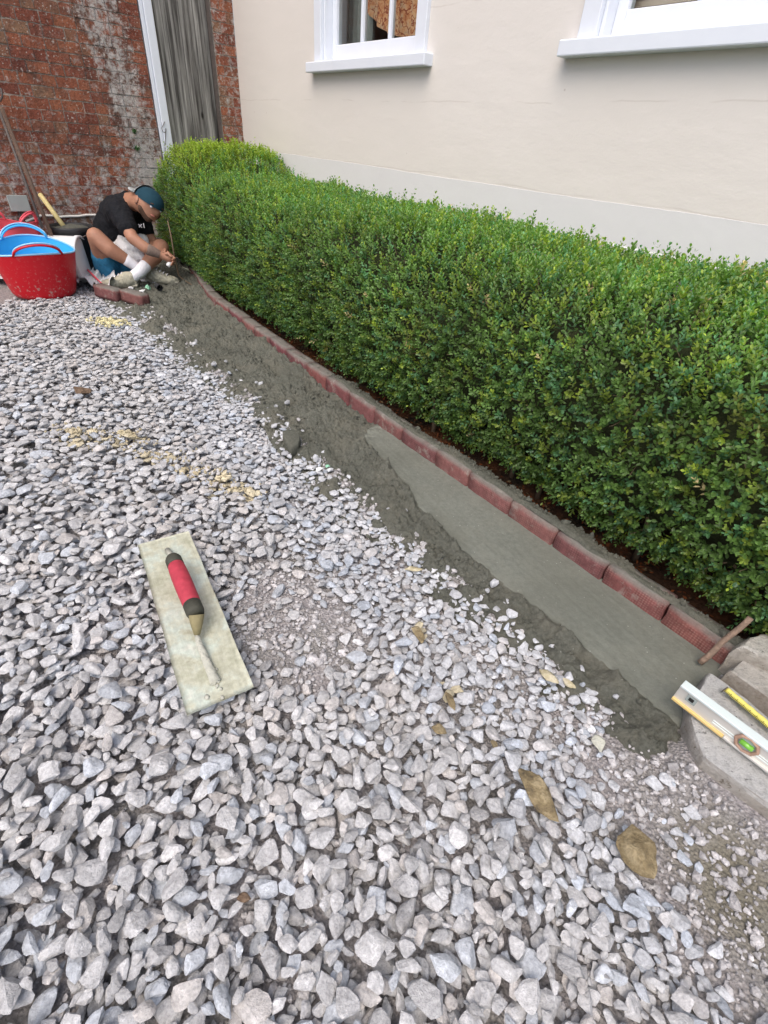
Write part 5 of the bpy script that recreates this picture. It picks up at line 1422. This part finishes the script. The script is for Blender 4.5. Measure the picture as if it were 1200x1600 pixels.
# hands: five bent fingers each, closing on the tool
def hand(wr_, pm, tgt, nm):
    v = (pm - wr_).normalized(); side = v.cross(Vector((0, 1, .3))).normalized(); dn = v.cross(side).normalized()
    if dn.z > 0: dn = -dn
    for k in range(4):
        o0 = pm + side * (.026 - .017 * k) - v * .01; l = (.030, .036, .033, .026)[k]
        skin_obj('finger', [[(o0, .0095), (o0 + v * .024, .0090), (o0 + v * (.024 + l * .55) + dn * l * .5, .0082), (o0 + v * (.016 + l * .4) + dn * l * 1.15, .0072)]], M['skin'], man, O_, sub=1)
    o0 = pm - v * .035 + side * .020
    skin_obj('thumb', [[(o0, .012), (o0 + side * .022 + v * .018 + dn * .01, .0105), (o0 + side * .018 + v * .040 + dn * .026, .009)]], M['skin'], man, O_, sub=1)
hand(j['rw'], j['rh'], None, 0); hand(j['lw'], j['lh'], None, 1)
# tattooed forearm sleeve
skin_obj('tattoo', [[(lerp(j['rf'], j['rw'], .15), .0415), (lerp(j['rf'], j['rw'], .5), .0365), (lerp(j['rf'], j['rw'], .82), .0300)]], M['tattoo'], man, O_)
# head details
hc = j['sk1'] + Vector((0, 0, .0))
face = (j['jaw'] - j['sk1']).normalized(); fw_ = (AY(243, 327, 3.93) - hc).normalized()
upv = (AY(238, 303, 4.0) - hc).normalized(); upv = (upv - fw_ * upv.dot(fw_)).normalized(); sdv = upv.cross(fw_).normalized()
Rm = Matrix((sdv, fw_, upv)).transposed().to_4x4(); Mh = Matrix.Translation(hc + upv * .012 - fw_ * .004 - O_) @ Rm
prof_ = [(.099 * math.cos(a), .088 * math.sin(a)) for a in np.linspace(-.05, PI / 2, 10)]
mb = MB(); mb.lathe(prof_, 28, Mh @ Matrix.Diagonal((.93, 1.08, 1, 1))); cap = mb.build('cap', M['teal'], man, True)
V = []; Fc = []
for i in range(14):
    a = -1.0 + 2.0 * i / 13
    for q in (0, 1):
        r_ = .104 + q * .060 * math.cos(a * .9); V.append(Mh @ Vector((r_ * math.sin(a) * .95, -r_ * math.cos(a) * 1.08, .004 + .010 * q - .012 * abs(a) * q)))
for i in range(13): Fc.append((2 * i, 2 * i + 2, 2 * i + 3, 2 * i + 1))
o = add('cap_brim', V, Fc, M['capbrim'], cap, True); o.modifiers.new('t', 'SOLIDIFY').thickness = .004
mb = MB(); mb.lathe([(.1085 * math.cos(a), .1 * math.sin(a)) for a in np.linspace(.0, 1.15, 7)], 28, Mh @ Matrix.Diagonal((.94, 1.085, 1, 1)))
keep = [f_ for f_ in mb.f if (Mh.inverted() @ (sum((mb.v[i] for i in f_), Vector()) / len(f_))).y < -.045]; mb.f = keep; mb.build('cap_mesh_panel', M['capbrim'], cap, True)
ear = hc - sdv * .0 ; es = sdv if sdv.y < 0 else -sdv
for sg in (1, -1):
    e = hc + es * .086 * sg - fw_ * .008 - upv * .012
    V = [Vector(q) for q in I1[0]]; Vv = [(Matrix((sdv, fw_, upv)).transposed() @ Vector((q.x * .010, q.y * .019, q.z * .031))) + e - O_ for q in V]
    add('ear', Vv, I1[1], M['skin'], man, True)
skin_obj('beard', [[(hc + es * .058 + upv * -.045 + fw_ * .022, .026), (hc - upv * .072 + fw_ * .040, .038), (hc - es * .058 + upv * -.035 + fw_ * .030, .030)]], M['hair'], man, O_)
for sg in (1, -1):
    q = hc + es * .034 * sg + fw_ * .082 + upv * .004
    V = [Vector(p) * .011 + q - O_ for p in I0[0]]; add('eye', V, I0[1], M['sock'], man, True)
    mb = MB(); mb.tube([q + upv * .017 - es * .016 + fw_ * .006 - O_, q + upv * .020 + fw_ * .010 - O_, q + upv * .016 + es * .016 + fw_ * .004 - O_], .0045, 6); mb.build('eyebrow', M['hair'], man, True)
mb = MB(); mb.tube([hc - upv * .045 + fw_ * .088 - es * .02 - O_, hc - upv * .047 + fw_ * .094 - O_, hc - upv * .045 + fw_ * .088 + es * .02 - O_], .005, 6)
M['lip'] = simple('lips', (.38, .14, .11), .5, .1, 30); mb.build('mouth', M['lip'], man, True)
# small white print on the shirt front
q = AY(219, 353, 3.98)
mb = MB(); mb.box(q - O_, (.030, .004, .006), Matrix.Rotation(.7, 3, 'Y')); mb.box(q + Vector((.002, -.001, .001)) - O_, (.030, .004, .006), Matrix.Rotation(-.7, 3, 'Y')); mb.box(q + Vector((.028, 0, .004)) - O_, (.006, .004, .028)); mb.build('shirt_print', M['sock'], man)
# the tool in his hands
tw = empty('pointing_trowel', j['rh'], 0, 'small hand trowel with pale handle held in the worker\'s right hand', 'hand trowel')
a, b = AY(262, 416, 3.84) - Vector(j['rh']), AY(271, 403, 3.88) - Vector(j['rh'])
mb = MB(); mb.tube([a, lerp(a, b, .15), lerp(a, b, .5), b], [.013, .016, .0135, .012], 12); mb.build('handle', M['whiteplastic'], tw, True)
c_ = b + Vector((.03, .05, -.045)); mb = MB(); mb.tube([b, b + Vector((.02, .02, 0)), c_ + Vector((0, 0, -.02))], .004, 6); mb.build('tang', M['darkiron'], tw, True)
V = [c_ + Vector(q) for q in ((0, 0, -.02), (-.01, .03, -.04), (.03, .09, -.075), (.04, .02, -.04))]; o = add('blade', V, [(0, 1, 2, 3)], M['steel'], tw); o.modifiers.new('t', 'SOLIDIFY').thickness = .002

print('TRIS', sum(len(o.data.loops) - 2 * len(o.data.polygons) for o in sc.objects if o.type == 'MESH'))
